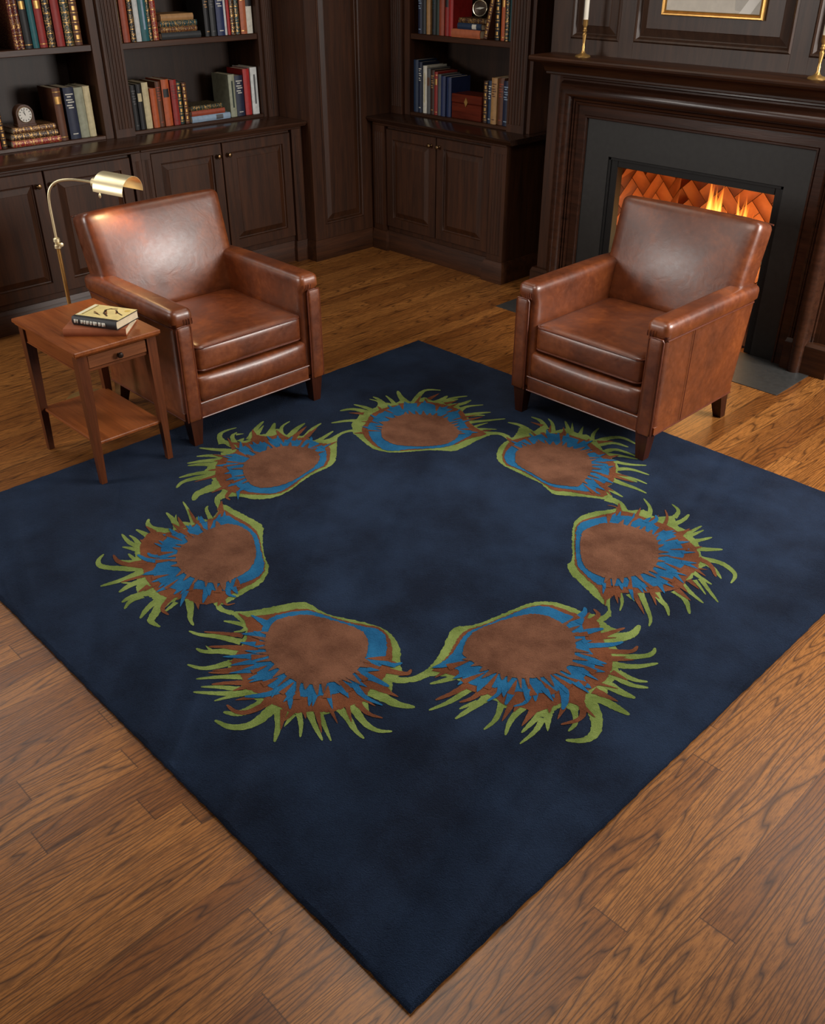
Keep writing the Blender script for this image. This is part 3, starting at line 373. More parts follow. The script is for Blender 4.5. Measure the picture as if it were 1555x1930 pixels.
def upper(name, label, x0, x1, y0, yb, zt, shelves, M, sides, pils, zb, mats=(wz, bz, wx)):
    # local x along wall, front at y=0 facing -y
    t = thing(name, label, 'bookcase'); t.matrix_world = M
    d = yb
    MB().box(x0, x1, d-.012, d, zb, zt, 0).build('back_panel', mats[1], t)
    for a, b2 in sides: MB().box(a, b2, .0, d-.012, zb, zt, .001).build('side_panel', mats[0], t)
    xa, xb = sides[0][1], sides[1][0]
    MB().box(xa, xb, .004, d-.012, zb, zb+.02, .002).build('bottom_board', mats[2], t)
    for z in shelves: MB().box(xa, xb, .008, d-.012, z-.034, z, .003).build('shelf', mats[2], t)
    MB().box(xa, xb, .0, d-.012, zt-.05, zt, .002).build('top_rail', mats[2], t)
    for a, b2, n in pils: pilaster(t, a, b2, zb, zt, Matrix.Identity(4), .022, n, .045, .012)
    return t
MU = Matrix.Translation((-1.95, 0, 0)) @ Matrix.Rotation(FACE_X, 4, 'Z')
upper('bookcase', 'dark walnut bookcase standing on the left counter, the one holding the arched clock', .84, 2.075, 0, .36, 2.6, [1.42, 1.93], MU, [(.84, .955), (2.025, 2.075)], [], .9165)
upper('bookcase', 'dark walnut bookcase on the left counter, nearest the room corner', 2.077, 3.288, 0, .36, 2.6, [1.415, 1.93], MU, [(2.077, 2.21), (3.18, 3.288)], [(2.08, 2.205, 5), (3.205, 3.286, 4)], .9165)

# ================================================================ right bookcase
MR = Matrix.Translation((0, 3.85, 0))
t = base_cab('base_cabinet', 'dark walnut base cabinet with two panelled doors, between room corner and fireplace', -1.583, -.365, .56, .862, MR,
         [(-1.455, -.981, -1.022), (-.973, -.503, -.947)], [(-1.583, -1.463), (-.495, -.365)], [(-1.583, -.028), (-1.46, -.028), (-1.46, 0), (-.498, 0), (-.498, -.03), (-.365, -.03), (-.365, .55)])
ct = MB().extrude([(4.415, .864), (3.80, .864), (3.793, .867), (3.79, .874), (3.782, .879), (3.778, .887), (3.782, .894), (3.788, .896), (4.415, .896)], 'X', -1.603, -.31)
tag(ct.build('countertop', wood('counter_walnut_short', hexc(32, 20, 15), hexc(58, 37, 26), 'X', rough=.2, bumpy=.05)), 'short dark walnut countertop on the cabinet beside the fireplace', 'countertop')
MV = Matrix.Translation((0, 4.03, 0))
upper('bookcase', 'dark walnut bookcase between room corner and fireplace, with a small wooden box inside', -1.603, -.37, 0, .38, 2.6, [1.398, 1.92], MV, [(-1.603, -1.43), (-.545, -.37)], [(-1.6, -1.48, 5), (-.54, -.40, 5)], .8965, (wz, bz, wx))

# ================================================================ fireplace
GX0, GX1, GZ = .185, 1.522, 1.072
fy = 3.88
t = thing('fireplace', 'fireplace with dark walnut mantelpiece, black stone surround and herringbone brick firebox', 'fireplace')
def P(mb, name, m): return mb.build(name, m, t)
t.location = (0, 0, 0)
mb = MB().box(-.105, GX0-.01, fy-.02, fy+.12, 0, 1.34, .002).box(GX1+.01, 1.81, fy-.02, fy+.12, 0, 1.34, .002).box(GX0-.01, GX1+.01, fy-.02, fy+.12, GZ+.01, 1.34, 0)
P(mb, 'backing_board', wz)
prof = [(.0, .0), (0, .032), (.004, .038), (.012, .038), (.016, .032), (.062, .030), (.064, .042), (.072, .046), (.078, .042), (.080, .036), (.083, .046), (.089, .049), (.095, .044), (.098, .036)]
for k in range(9): th = PI*k/8; prof.append((.138-.040*math.cos(th), .040+.052*math.sin(th)))
prof += [(.182, .034), (.190, .034), (.194, .026), (.215, .024), (.215, .0)]
mb = MB().sweep([(GX0, .0), (GX0, GZ), (GX1, GZ), (GX1, 0)], prof, 0, T(0, fy, 0))
P(mb, 'bolection_moulding', wood('moulding_walnut', hexc(38, 22, 15), hexc(68, 40, 27), 'X', rough=.27))
# crown and shelf, returned at both ends
cr = [(.0, 1.276), (.018, 1.276), (.022, 1.281), (.022, 1.290), (.030, 1.292), (.033, 1.298), (.040, 1.318), (.058, 1.334), (.085, 1.342), (.090, 1.346), (.090, 1.352), (.128, 1.354), (.132, 1.358)]
vs = []; fs = []
for o, z in cr: vs += [(-.105-o*.45, OY+.02, z), (-.105-o*.45, fy-.025-o, z), (1.81+o*.45, fy-.025-o, z), (1.81+o*.45, OY+.02, z)]
for i in range(len(cr)-1):
    for k in range(3): a = i*4+k; fs.append((a, a+1, a+5, a+4))
P(MB().add(vs, fs), 'crown_moulding', wx)
P(MB().extrude([(3.835, 1.358), (3.63, 1.358), (3.612, 1.362), (3.606, 1.368), (3.60, 1.372), (3.598, 1.382), (3.602, 1.389), (3.61, 1.392), (3.835, 1.392)], 'X', -.06, 1.79), 'mantel_shelf', wx)
for a, b2 in ((-.125, .125), (1.582, 1.83)):
    P(MB().box(a, b2, fy-.065, fy+.1, 0, .15, .003).extrude([(fy-.065, .15), (fy-.05, .166), (fy+.1, .166), (fy+.1, .15)], 'X', a+.006, b2-.006), 'plinth_block', wx)
# stone slips
OX0, OX1, OZ = .345, 1.392, .885
mb = MB().box(GX0-.004, OX0, fy-.018, fy+.06, 0, GZ+.004, 0).box(OX1, GX1+.004, fy-.018, fy+.06, 0, GZ+.004, 0).box(OX0, OX1, fy-.018, fy+.06, OZ, GZ+.004, 0)
sl = mb.build('stone_surround', granite, t); sl['label'] = 'black stone surround'
# metal firebox frame
FX0, FX1, FZ, FB = .405, 1.345, .835, 4.50
mb = MB()
for a in ((OX0, FX0, 0, OZ), (FX1, OX1, 0, OZ)): mb.box(a[0]+.001, a[1], fy-.004, fy+.05, a[2], a[3]-.001, .002)
mb.box(FX0, FX1, fy-.004, fy+.05, FZ, OZ-.001, .002).box(OX0+.002, OX1-.002, fy-.012, fy-.004, OZ-.016, OZ-.002, .001).box(OX0+.002, OX0+.016, fy-.012, fy-.004, 0, OZ-.002, .001).box(OX1-.016, OX1-.002, fy-.012, fy-.004, 0, OZ-.002, .001)
mb.build('metal_frame', iron, t)
def herring(w, h, bw=.082, bl=.20, g=.0035):
    # herringbone of thin bricks clipped to w x h, in the XZ plane facing -Y
    bm = bmesh.new(); ca = math.cos(PI/4); 
    def addb(x, y, dx, dy):
        cs = [(x+g/2, y+g/2), (x+dx-g/2, y+g/2), (x+dx-g/2, y+dy-g/2), (x+g/2, y+dy-g/2)]
        q = [((a-b2)*ca+w/2, (a+b2)*ca) for a, b2 in cs]
        if max(p[0] for p in q) < 0 or min(p[0] for p in q) > w or max(p[1] for p in q) < 0 or min(p[1] for p in q) > h: return
        fr = [bm.verts.new((p[0], -.003, p[1])) for p in q]; bk = [bm.verts.new((p[0], 0, p[1])) for p in q]
        bm.faces.new(fr)
        for i in range(4): bm.faces.new((fr[i], fr[(i+1) % 4], bk[(i+1) % 4], bk[i]))
    for k in range(-24, 36):
        for m in range(-16, 17):
            addb((k+4*m)*bw, k*bw, 2*bw, bw); addb((k+4*m)*bw, (k+1)*bw, bw, 2*bw)
    for co, no in (((0, 0, 0), (-1, 0, 0)), ((w, 0, 0), (1, 0, 0)), ((0, 0, 0), (0, 0, -1)), ((0, 0, h), (0, 0, 1))):
        bmesh.ops.bisect_plane(bm, geom=bm.verts[:]+bm.edges[:]+bm.faces[:], plane_co=co, plane_no=no, clear_outer=True)
    bm.verts.index_update()
    r = ([v.co[:] for v in bm.verts], [[v.index for v in f.verts] for f in bm.faces]); bm.free(); return r
brickm = simple('firebrick', hexc(176, 104, 66), .8, 0, .06); mort = simple('soot_mortar', hexc(58, 30, 20), .95, 0, .2)
SL = .02
for nm, w, M in (('back_wall', FX1-FX0-.1, T(FX0+.05, FB, 0)), ('side_wall', FB-3.93, Matrix.Translation((FX0-.02, 3.93, 0)) @ Matrix.Rotation(PI/2-math.atan2(.07, FB-3.93), 4, 'Z')), ('side_wall', FB-3.93, Matrix.Translation((FX1-.05, FB, 0)) @ Matrix.Rotation(-PI/2+math.atan2(.07, FB-3.93), 4, 'Z'))):
    v, f = herring(w, .95)
    MB().add(v, f, 0, M).box(-.01, w+.01, 0, .03, -.0, .96, 0, 1, M).build(nm, [brickm, mort], t, 0)
MB().box(FX0-.03, FX1+.03, 3.931, FB+.03, .0, .012, 0).build('hearth_floor', mort, t)
MB().box(FX0-.03, FX1+.03, 3.931, FB+.03, .955, .985, 0).build('smoke_shelf', mort, t)
hs = MB().box(-.098, 1.748, 3.468, 3.862, -.01, .003, .001)
tag(hs.build('hearth_slab', simple('hearth_stone', hexc(52, 52, 51), .42, 0, .14)), 'black stone hearth slab set in the oak floor before the fireplace', 'hearth')
# the fire
t = thing('log_fire', 'burning log fire with tall yellow flames inside the brick firebox', 'fire', (.86, 4.24, .012))
bark = simple('charred_bark', hexc(52, 34, 24), .9, 0, .4)
mb = MB()
for k in range(6): mb.box(-.24+k*.096, -.228+k*.096, -.12, .12, .07, .085, .001)
for y in (-.1, .1): mb.box(-.26, .27, y-.008, y+.008, .055, .07, .001)
for x in (-.22, .22):
    for y in (-.1, .1): mb.box(x-.008, x+.008, y-.008, y+.008, 0, .056, 0)
mb.build('grate', iron, t)
for x0, y0, z0, x1, y1, z1, r in ((-.26, -.05, .13, .25, -.03, .13, .05), (-.24, .06, .13, .26, .05, .135, .045), (-.2, -.02, .21, .22, .03, .215, .045)):
    pts = [(x0+(x1-x0)*k/8, y0+(y1-y0)*k/8+.006*math.sin(k*2.1), z0+(z1-z0)*k/8+.005*math.cos(k*1.7)) for k in range(9)]
    MB().tube(pts, [r*(1+.08*math.sin(k*3.3)) for k in range(9)], 14).build('log', bark, t)
def flame_mat():
    m = bpy.data.materials.new('flame'); m.use_nodes = True; nt = m.node_tree; nt.nodes.clear()
    out = N(nt, 'ShaderNodeOutputMaterial'); em = N(nt, 'ShaderNodeEmission'); tr = N(nt, 'ShaderNodeBsdfTransparent'); mx = N(nt, 'ShaderNodeMixShader')
    tc = N(nt, 'ShaderNodeTexCoord'); sp = N(nt, 'ShaderNodeSeparateXYZ'); L(nt, tc.outputs['Generated'], sp.inputs[0])
    lw = N(nt, 'ShaderNodeLayerWeight', i_Blend=.35); core = math_(nt, 'SUBTRACT', 1., lw.outputs['Facing'])
    mp = N(nt, 'ShaderNodeMapping'); mp.inputs['Scale'].default_value = (14, 14, 2.2); L(nt, tc.outputs['Object'], mp.inputs[0])
    no = N(nt, 'ShaderNodeTexNoise', i_Scale=2.2, i_Detail=3.); L(nt, mp.outputs[0], no.inputs['Vector'])
    hot = math_(nt, 'MULTIPLY', core, math_(nt, 'SUBTRACT', 1.15, sp.outputs[2]))
    L(nt, ramp(nt, hot, [(.05, (.9, .12, .01, 1)), (.35, (1, .33, .04, 1)), (.62, (1, .62, .16, 1)), (.9, (1, .9, .55, 1))]), em.inputs[0])
    L(nt, math_(nt, 'MULTIPLY_ADD', hot, 7., 1.2), em.inputs[1])
    a = math_(nt, 'MULTIPLY', math_(nt, 'POWER', core, 1.5), math_(nt, 'MULTIPLY_ADD', no.outputs[0], 1.6, -.1))
    a = math_(nt, 'MULTIPLY', a, math_(nt, 'MINIMUM', 1., math_(nt, 'MULTIPLY', math_(nt, 'SUBTRACT', 1.02, sp.outputs[2]), 1.8)))
    L(nt, math_(nt, 'MINIMUM', math_(nt, 'MAXIMUM', a, 0.), .92), mx.inputs[0]); L(nt, tr.outputs[0], mx.inputs[1]); L(nt, em.outputs[0], mx.inputs[2]); L(nt, mx.outputs[0], out.inputs[0])
    return m
FM = flame_mat()
rf = random.Random(5)
for k in range(26):
    if k < 15: x = rf.gauss(-.03, .05); h = .56-abs(x+.03)*2.6+rf.uniform(-.05, .05)
    else: x = rf.gauss(.135, .03); h = .50-abs(x-.135)*2+rf.uniform(-.06, .05)
    y = rf.uniform(-.06, .06); r = rf.uniform(.026, .044); z0 = .22; h = max(.16, h)
    lean = rf.uniform(-.035, .035); pts = []; rs = []
    for j in range(12):
        s = j/11; pts.append((x+lean*s*s+.012*math.sin(s*5+k), y+.008*math.sin(s*6+k*2), z0+h*s)); rs.append(max(.0012, r*(math.sin(PI*min(1, .12+s*.88)**.62))**.9*(1-s*.35)))
    MB().tube(pts, rs, 12).build('flame', FM, t, 0)
# ================================================================ rug
RZ = .018
from mathutils.geometry import tessellate_polygon
def smooth_poly(p, closed=True, it=2):
    for _ in range(it):
        q = []; n = len(p)
        for i in range(n if closed else n-1):
            a, b2 = p[i], p[(i+1) % n]; q += [(a[0]*.75+b2[0]*.25, a[1]*.75+b2[1]*.25), (a[0]*.25+b2[0]*.75, a[1]*.25+b2[1]*.75)]
        if not closed: q = [p[0]]+q+[p[-1]]
        p = q
    return p
rug = MB()
def pile_edge(x0, x1, y0, y1):
    prof = [(.0, 0), (-.004, .006), (-.002, .013), (.006, RZ)]
    n = 130; vs = []; fs = []; rr = random.Random(3)
    per = []
    for (ax, ay), (bx2, by2) in (((x0, y0), (x1, y0)), ((x1, y0), (x1, y1)), ((x1, y1), (x0, y1)), ((x0, y1), (x0, y0))):
        d = Vector((bx2-ax, by2-ay)).normalized(); nn = Vector((-d.y, d.x))
        for i in range(n): per.append((ax+(bx2-ax)*i/n, ay+(by2-ay)*i/n, nn, i))
    K = len(per)
    for o, z in prof:
        for (x, y, nn, i) in per:
            j = rr.uniform(-.0016, .0016) if z > 0 else 0
            cx, cy = (x0+x1)/2, (y0+y1)/2; k = 1-(o+j)/(x1-x0)*2
            vs.append((cx+(x-cx)*k, cy+(y-cy)*k, z+(rr.uniform(-.001, .001) if 0 < z < RZ else 0)))
    for i in range(len(prof)-1):
        for k in range(K): a = i*K+k; b2 = i*K+(k+1) % K; fs.append((a, b2, b2+K, a+K))
    fs.append(tuple((len(prof)-1)*K+k for k in range(K))); fs.append(tuple(range(K-1, -1, -1)))
    rug.add(vs, fs, 0)
pile_edge(0, 2.7, 0, 2.7)
rj = random.Random(8)
def fuzz(p, a=.0022):
    out = []; n = len(p)
    for i in range(n):
        q, r = Vector(p[i]), Vector(p[(i+1) % n]); m = max(1, int((r-q).length/.006))
        for j in range(m): out.append(tuple(q+(r-q)*j/m+Vector((rj.uniform(-a, a), rj.uniform(-a, a)))))
    return out
def flat(poly, z, mi):
    tris = tessellate_polygon([[Vector((x, y, 0)) for x, y in poly]])
    rug.add([(x, y, z) for x, y in poly], [t if ((Vector(poly[t[1]])-Vector(poly[t[0]])).to_3d().cross((Vector(poly[t[2]])-Vector(poly[t[0]])).to_3d()).z > 0) else t[::-1] for t in tris], mi)
def stroke(w, pts, z, mi):
    p = smooth_poly([tuple(q) for q in pts], False, 3) if len(pts) > 2 else [pts[0], ((pts[0][0]+pts[1][0])/2, (pts[0][1]+pts[1][1])/2), pts[1]]
    # resample
    q = [Vector(p[0])]
    for i in range(1, len(p)):
        a, b2 = Vector(p[i-1]), Vector(p[i]); m = max(1, int((b2-a).length/.007))
        for j in range(1, m+1): q.append(a+(b2-a)*j/m)
    n = len(q); l = []; r = []
    tip = .08
    for i, a in enumerate(q):
        d = q[min(i+1, n-1)]-q[max(i-1, 0)]
        if d.length < 1e-9: continue
        d.normalize(); nn = Vector((-d.y, d.x)); s = i/(n-1)
        h = w*.45*((1-s)**.8*(1-tip)+tip)*(1 if s < .97 else .6)*(1+rj.uniform(-.1, .1))
        l.append(tuple(a+nn*h)); r.append(tuple(a-nn*h))
    vs = [(x, y, z) for x, y in l+r]; k = len(l)
    rug.add(vs, [(i, k+i, k+i+1, i+1) for i in range(k-1)], mi)
CEN = Vector((1.33, 1.30))
for core, blue, brown, green, gs, bs, us in [(p[0], p[1], p[2], p[3], s[0], s[1], s[2]) for p, s in MOTIFS]:
    mm = lambda L_: [(x/1000, y/1000) for x, y in L_]
    zz = RZ+.0006
    cc = sum((Vector(p) for p in mm(core)), Vector((0, 0)))/len(core); inward = (CEN-cc).normalized()
    flat(fuzz(smooth_poly(mm(green), True, 1)), zz, 1)
    for i, s in enumerate(gs): stroke(s[0]/1000, mm(s[1:]), zz+.0002+i*.00001, 1)
    flat(fuzz(smooth_poly(mm(brown), True, 1)), zz+.0008, 2)
    for i, s in enumerate(bs): stroke(s[0]/1000, mm(s[1:]), zz+.0010+i*.00001, 2)
    # extra brown tongues licking over the green on the wild side
    bp = mm(brown)
    for i in range(0, len(bp)):
        p = Vector(bp[i]); d = (p-cc).normalized()
        if d.dot(inward) > .25 or i % 2: continue
        stroke(rj.uniform(.016, .03), [tuple(p-d*.02), tuple(p+d*rj.uniform(.02, .06)+Vector((-d.y, d.x))*rj.uniform(-.02, .02))], zz+.0012+i*.00001, 2)
    flat(fuzz(smooth_poly(mm(blue), True, 1)), zz+.0016, 3)
    for i, s in enumerate(us): stroke(s[0]/1000*1.1, mm(s[1:]), zz+.0018+i*.00001, 3)
    bl = smooth_poly(mm(blue), True, 1)
    for i in range(0, len(bl)):
        p = Vector(bl[i]); d = (p-cc).normalized()
        if d.dot(inward) > .2: continue
        # brown cuts running inward through the blue ring
        if i % 3 == 0:
            stroke(rj.uniform(.018, .032), [tuple(p+d*.012), tuple(p-d*rj.uniform(.04, .075)+Vector((-d.y, d.x))*rj.uniform(-.02, .02))], zz+.0021+i*.00001, 2)
        elif i % 3 == 1:
            stroke(rj.uniform(.016, .028), [tuple(p-d*.012), tuple(p+d*rj.uniform(.02, .045)+Vector((-d.y, d.x))*rj.uniform(-.015, .015))], zz+.0024+i*.00001, 3)
    cr_ = smooth_poly(mm(core), True, 1)
    flat(fuzz(cr_), zz+.003, 4)
    for i in range(len(cr_)):
        p = Vector(cr_[i]); d = (p-cc).normalized()
        if d.dot(inward) > .2: continue
        stroke(rj.uniform(.018, .034), [tuple(p-d*.02), tuple(p+d*rj.uniform(.018, .05)+Vector((-d.y, d.x))*rj.uniform(-.02, .02))], zz+.0032+i*.00001, 4)
tag(rug.build('area_rug', RUG, None, 30), 'large square navy wool rug with a ring of seven flame-fringed brown medallions', 'rug')

# ================================================================ armchairs
def make_chair(name, label):
    t = thing(name, label, 'armchair')
    zr = RZ+.0005
    for s in (-1, 1):
        x = s*.338
        MB().hexa([(x-.02, .004, zr), (x+.02, .004, zr), (x+.02, .044, zr), (x-.02, .044, zr)], [(x-.031, -.004, .142), (x+.031, -.004, .142), (x+.031, .058, .142), (x-.031, .058, .142)]).build('leg', legm, t)
        MB().hexa([(x-.02, .655, 0.0005), (x+.02, .655, 0.0005), (x+.02, .695, 0.0005), (x-.02, .695, 0.0005)], [(x-.03, .60, .142), (x+.03, .60, .142), (x+.03, .66, .142), (x-.03, .66, .142)]).build('leg', legm, t)
    # front rail, two padded bands
    mb = MB().rbox((.60, .10, .122), .024, 10, None, (0, .012, 0), 0, T(0, .057, .266)).rbox((.60, .10, .076), .008, 8, None, (0, .002, 0), 0, T(0, .056, .172)).box(-.31, .31, .06, .66, .15, .30, .004)
    rail = mb.build('front_rail', LE, t)
    mb = MB()
    for z in (.207, .139): mb.tube([(-.302, .0065, z), (.302, .0065, z)], .0042, 8)
    mb.build('piping', pipe, rail)
    # arms
    for s in (-1, 1):
        def shear(p, s=s):
            k = max(0, (p.y+.36)/.72); return Vector((p.x, p.y+k*.19*(p.z+.22), p.z))
        def armfn(p, s=s):
            k = max(0, (p.y+.36)/.72); top = min(1, max(0, (p.z-.180)/.006)); out = 1 if p.x*s > 0 else .0
            return Vector((p.x+s*out*.010*top, p.y+k*.19*(p.z+.2)-.012*top*(1 if p.y < 0 else 0), p.z-.010*max(0, k-.75)/.25*top))
        mb = MB().rbox((.096, .665, .497), .027, 24, armfn, (.002, 0, .003), 0, T(s*.3305, .344, .3885))
        xa, xb = s*.29, s*.379
        mb.hexa([(xa, .02, .139), (xb, .02, .139), (xb, .655, .139), (xa, .655, .139)], [(xa, .02, .175), (xb, .02, .175), (xb, .662, .175), (xa, .662, .175)])
        arm = mb.build('armrest', LE, t)
        # raised front panel
        fp = MB().rbox((.064, .022, .43), .009, 9, None, (0, .003, 0), 0, T(s*.345, -.001, .356)).build('arm_front', LE, arm)
        x0, x1, z0, z1 = s*.345-.034, s*.345+.034, .142, .572
        pts = [(x0, -.004, z0), (x0, -.004, z1-.012), (x0+.006, -.006, z1-.003), ((x0+x1)/2, -.008, z1), (x1-.006, -.006, z1-.003), (x1, -.004, z1-.012), (x1, -.004, z0)]
        MB().tube(pts, .0038, 8).build('piping', pipe, fp)
        xo = s*.3825
        mb = MB().tube([(xo, .02, .5615), (xo, .712, .5585)], .0036, 8).tube([(xo-s*.003, .02, .141), (xo-s*.003, .657, .141)], .0036, 8).tube([(xo+s*.0035, .215, .15), (xo+s*.0035, .222, .56)], .0016, 6)
        mb.build('seam_welt', pipe, arm)
        # little gathered pleats at the front of the arm roll
        mb = MB()
        for q in range(3): mb.tube([(s*(.30+.012*q), -.004, .574), (s*(.302+.012*q), -.0105, .584), (s*(.303+.012*q), -.0105, .60)], .0022, 6)
        mb.build('pleat', pipe, arm)
    # seat cushion with welt
    cu = MB().rbox((.560, .575, .125), .026, 14, None, (.004, .006, .016), 0, T(0, .302, .398)).build('seat_cushion', LE, t)
    def ring(z, hx, y0, y1, r):
        pts = []
        for cx, cy, a0 in ((hx-r, y0+r, -90), (hx-r, y1-r, 0), (-hx+r, y1-r, 90), (-hx+r, y0+r, 180)):
            for k in range(5): a = R_(a0+90*k/4); pts.append((cx+r*math.cos(a), cy+r*math.sin(a), z))
        return pts
    MB().tube(ring(.448, .2795, .0155, .588, .03), .0042, 8, True).tube(ring(.346, .2795, .0155, .588, .03), .0042, 8, True).build('piping', pipe, cu)
    # back rest, raked
    def bk(p):
        k = (p.z+.26)/.52; return Vector((p.x*(.975+.03*k), p.y-.012*math.sin(PI*min(1, max(0, k)))*(1-(p.x/.36)**2), p.z+.006*(1-(p.x/.36)**2)))
    br = MB().rbox((.708, .150, .49), .034, 16, bk, (0, .018, .0), 0, T(0, .705, .652, 0, R_(-15.5))).build('backrest', LE, t)
    MB().tube([(-.345, .838, .865), (-.2, .842, .872), (.2, .842, .872), (.345, .838, .865)], .004, 8).build('piping', pipe, br)
    def bshear(p): return Vector((p.x, p.y+.19*(p.z+.2), p.z))
    MB().rbox((.66, .045, .44), .014, 10, bshear, (0, .003, 0), 0, T(0, .672, .36)).build('outer_back', LE, t)
    return t
ch1 = make_chair('armchair', 'chestnut leather armchair beside the side table, facing right across the rug')
ch1.location = (.226, 1.449, 0); ch1.rotation_euler = (0, 0, FACE_X)
ch2 = copy_tree(ch1); ch2.location = (1.326, 2.387, 0); ch2.rotation_euler = (0, 0, 0)
ch2['label'] = 'chestnut leather armchair standing with its back to the fireplace'
for c in (ch1, ch2): c['group'] = 'pair of leather armchairs on the rug'

# ================================================================ side table
t = thing('side_table', 'square-edged cherry wood side table with one drawer and lower shelf', 'side table', (-.007, .797, 0))
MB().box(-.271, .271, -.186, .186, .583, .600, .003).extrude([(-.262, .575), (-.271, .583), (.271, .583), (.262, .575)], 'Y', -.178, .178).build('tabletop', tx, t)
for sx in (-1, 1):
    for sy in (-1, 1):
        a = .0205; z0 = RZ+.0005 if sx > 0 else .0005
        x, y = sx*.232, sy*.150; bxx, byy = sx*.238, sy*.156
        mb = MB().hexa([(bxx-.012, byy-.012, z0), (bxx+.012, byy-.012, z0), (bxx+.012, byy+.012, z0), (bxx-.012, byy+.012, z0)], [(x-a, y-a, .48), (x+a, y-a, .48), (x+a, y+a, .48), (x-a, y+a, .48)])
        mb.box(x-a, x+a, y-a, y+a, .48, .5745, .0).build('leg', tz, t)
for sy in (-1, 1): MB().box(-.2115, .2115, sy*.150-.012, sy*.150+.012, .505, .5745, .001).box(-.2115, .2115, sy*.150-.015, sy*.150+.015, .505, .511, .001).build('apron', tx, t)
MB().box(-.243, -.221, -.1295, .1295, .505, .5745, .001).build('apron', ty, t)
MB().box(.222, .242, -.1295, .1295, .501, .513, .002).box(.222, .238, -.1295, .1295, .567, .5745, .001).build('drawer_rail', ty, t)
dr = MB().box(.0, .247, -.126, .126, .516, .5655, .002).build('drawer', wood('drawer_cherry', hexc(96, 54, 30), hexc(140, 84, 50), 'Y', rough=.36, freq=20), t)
MB().lathe([(.006, 0), (.005, .008), (.010, .013), (.0125, .018), (.010, .024), (.003, .026)], 16, 0, T(.247, .002, .541) @ Matrix.Rotation(PI/2, 4, 'Y')).build('knob', simple('dark_knob', hexc(46, 34, 28), .3, .5), dr)
MB().box(-.236, .238, -.152, .152, .186, .200, .003).build('shelf', tx, t)

# ================================================================ brass reading lamp
LX, LY = -.60, 1.010
t = thing('floor_lamp', 'slender brass pharmacy floor lamp with half-cylinder shade beside left armchair', 'lamp', (LX, LY, 0))
MB().lathe([(.105, 0), (.105, .008), (.098, .014), (.05, .022), (.018, .03), (.014, .045)], 36).build('base', brass, t)
MB().lathe([(.0085, .04), (.0085, .745)], 18).build('pole', brass, t)
MB().lathe([(.010, .742), (.015, .746), (.015, .758), (.011, .762), (.011, .772), (.015, .775), (.014, .788), (.008, .792)], 20).lathe([(.004, 0), (.004, .014), (.009, .016), (.009, .024), (.004, .026)], 12, 0, T(.012, .004, .766) @ Matrix.Rotation(PI/2, 4, 'Y')).build('collar', brass2, t)
D = Vector((.68, .73, 0)); 
ctrl = [Vector((0, 0, .77)), Vector((0, 0, .86)), Vector((.0, .0, .95)), Vector((.004, .006, .992)), Vector((.018, .022, 1.022)), Vector((.042, .048, 1.038)), Vector((.078, .084, 1.042)), Vector((.115, .122, 1.036)), Vector((.150, .150, 1.030))]
MB().tube(smooth_poly3(ctrl), .0058, 12).build('arm', brass2, t)
SH = Vector((.150, .150, 1.030)); ax = Vector((.93, .37, -.06)).normalized()
ang = math.atan2(ax.y, ax.x); MS = T(SH.x, SH.y, SH.z, ang, 0, -math.asin(ax.z))
MB().lathe([(.006, -.004), (.020, -.003), (.022, .0), (.022, .058), (.018, .062)], 22, 0, MS @ Matrix.Rotation(PI/2, 4, 'Y')).build('socket', brass2, t)
n = 20; vs = []; fs = []
for k in range(n+1):
    a = R_(-8)+R_(196)*k/n
    for x, rr in ((.050, .066), (.205, .066), (.205, .0645), (.050, .0645)): vs.append((x, rr*1.05*math.cos(a), rr*math.sin(a)*.95-.008))
for k in range(n):
    for j in range(4): fs.append((k*4+j, k*4+(j+1) % 4, k*4+4+(j+1) % 4, k*4+4+j))
fs += [(0, 1, 2, 3), tuple(n*4+j for j in (3, 2, 1, 0))]
capv = [(.050, .066*1.05*math.cos(R_(-8)+R_(196)*k/n), .066*.95*math.sin(R_(-8)+R_(196)*k/n)-.008) for k in range(n+1)]
sh = MB().add(vs, fs, 0, MS).add(capv, [tuple(range(n+1))], 0, MS).build('lamp_shade', brass2, t)
bulb = bpy.data.materials.new('bulb'); bulb.use_nodes = True; nt = bulb.node_tree; nt.nodes.clear(); e = N(nt, 'ShaderNodeEmission'); e.inputs[0].default_value = (1, .72, .4, 1); e.inputs[1].default_value = 6; o_ = N(nt, 'ShaderNodeOutputMaterial'); L(nt, e.outputs[0], o_.inputs[0])
MB().lathe([(.008, .06), (.016, .08), (.017, .12), (.010, .14), (.002, .145)], 14, 0, MS @ Matrix.Rotation(PI/2, 4, 'Y')).build('bulb', bulb, t)
MB().tube([(.064, -.045, -.005), (.064, -.045, -.026)], .0012, 6, False, 0, MS).lathe([(.001, 0), (.004, -.006), (.0055, -.016), (.003, -.022), (.0005, -.024)], 12, 0, MS @ T(.064, -.045, -.024)).build('pull_chain', brass2, t)
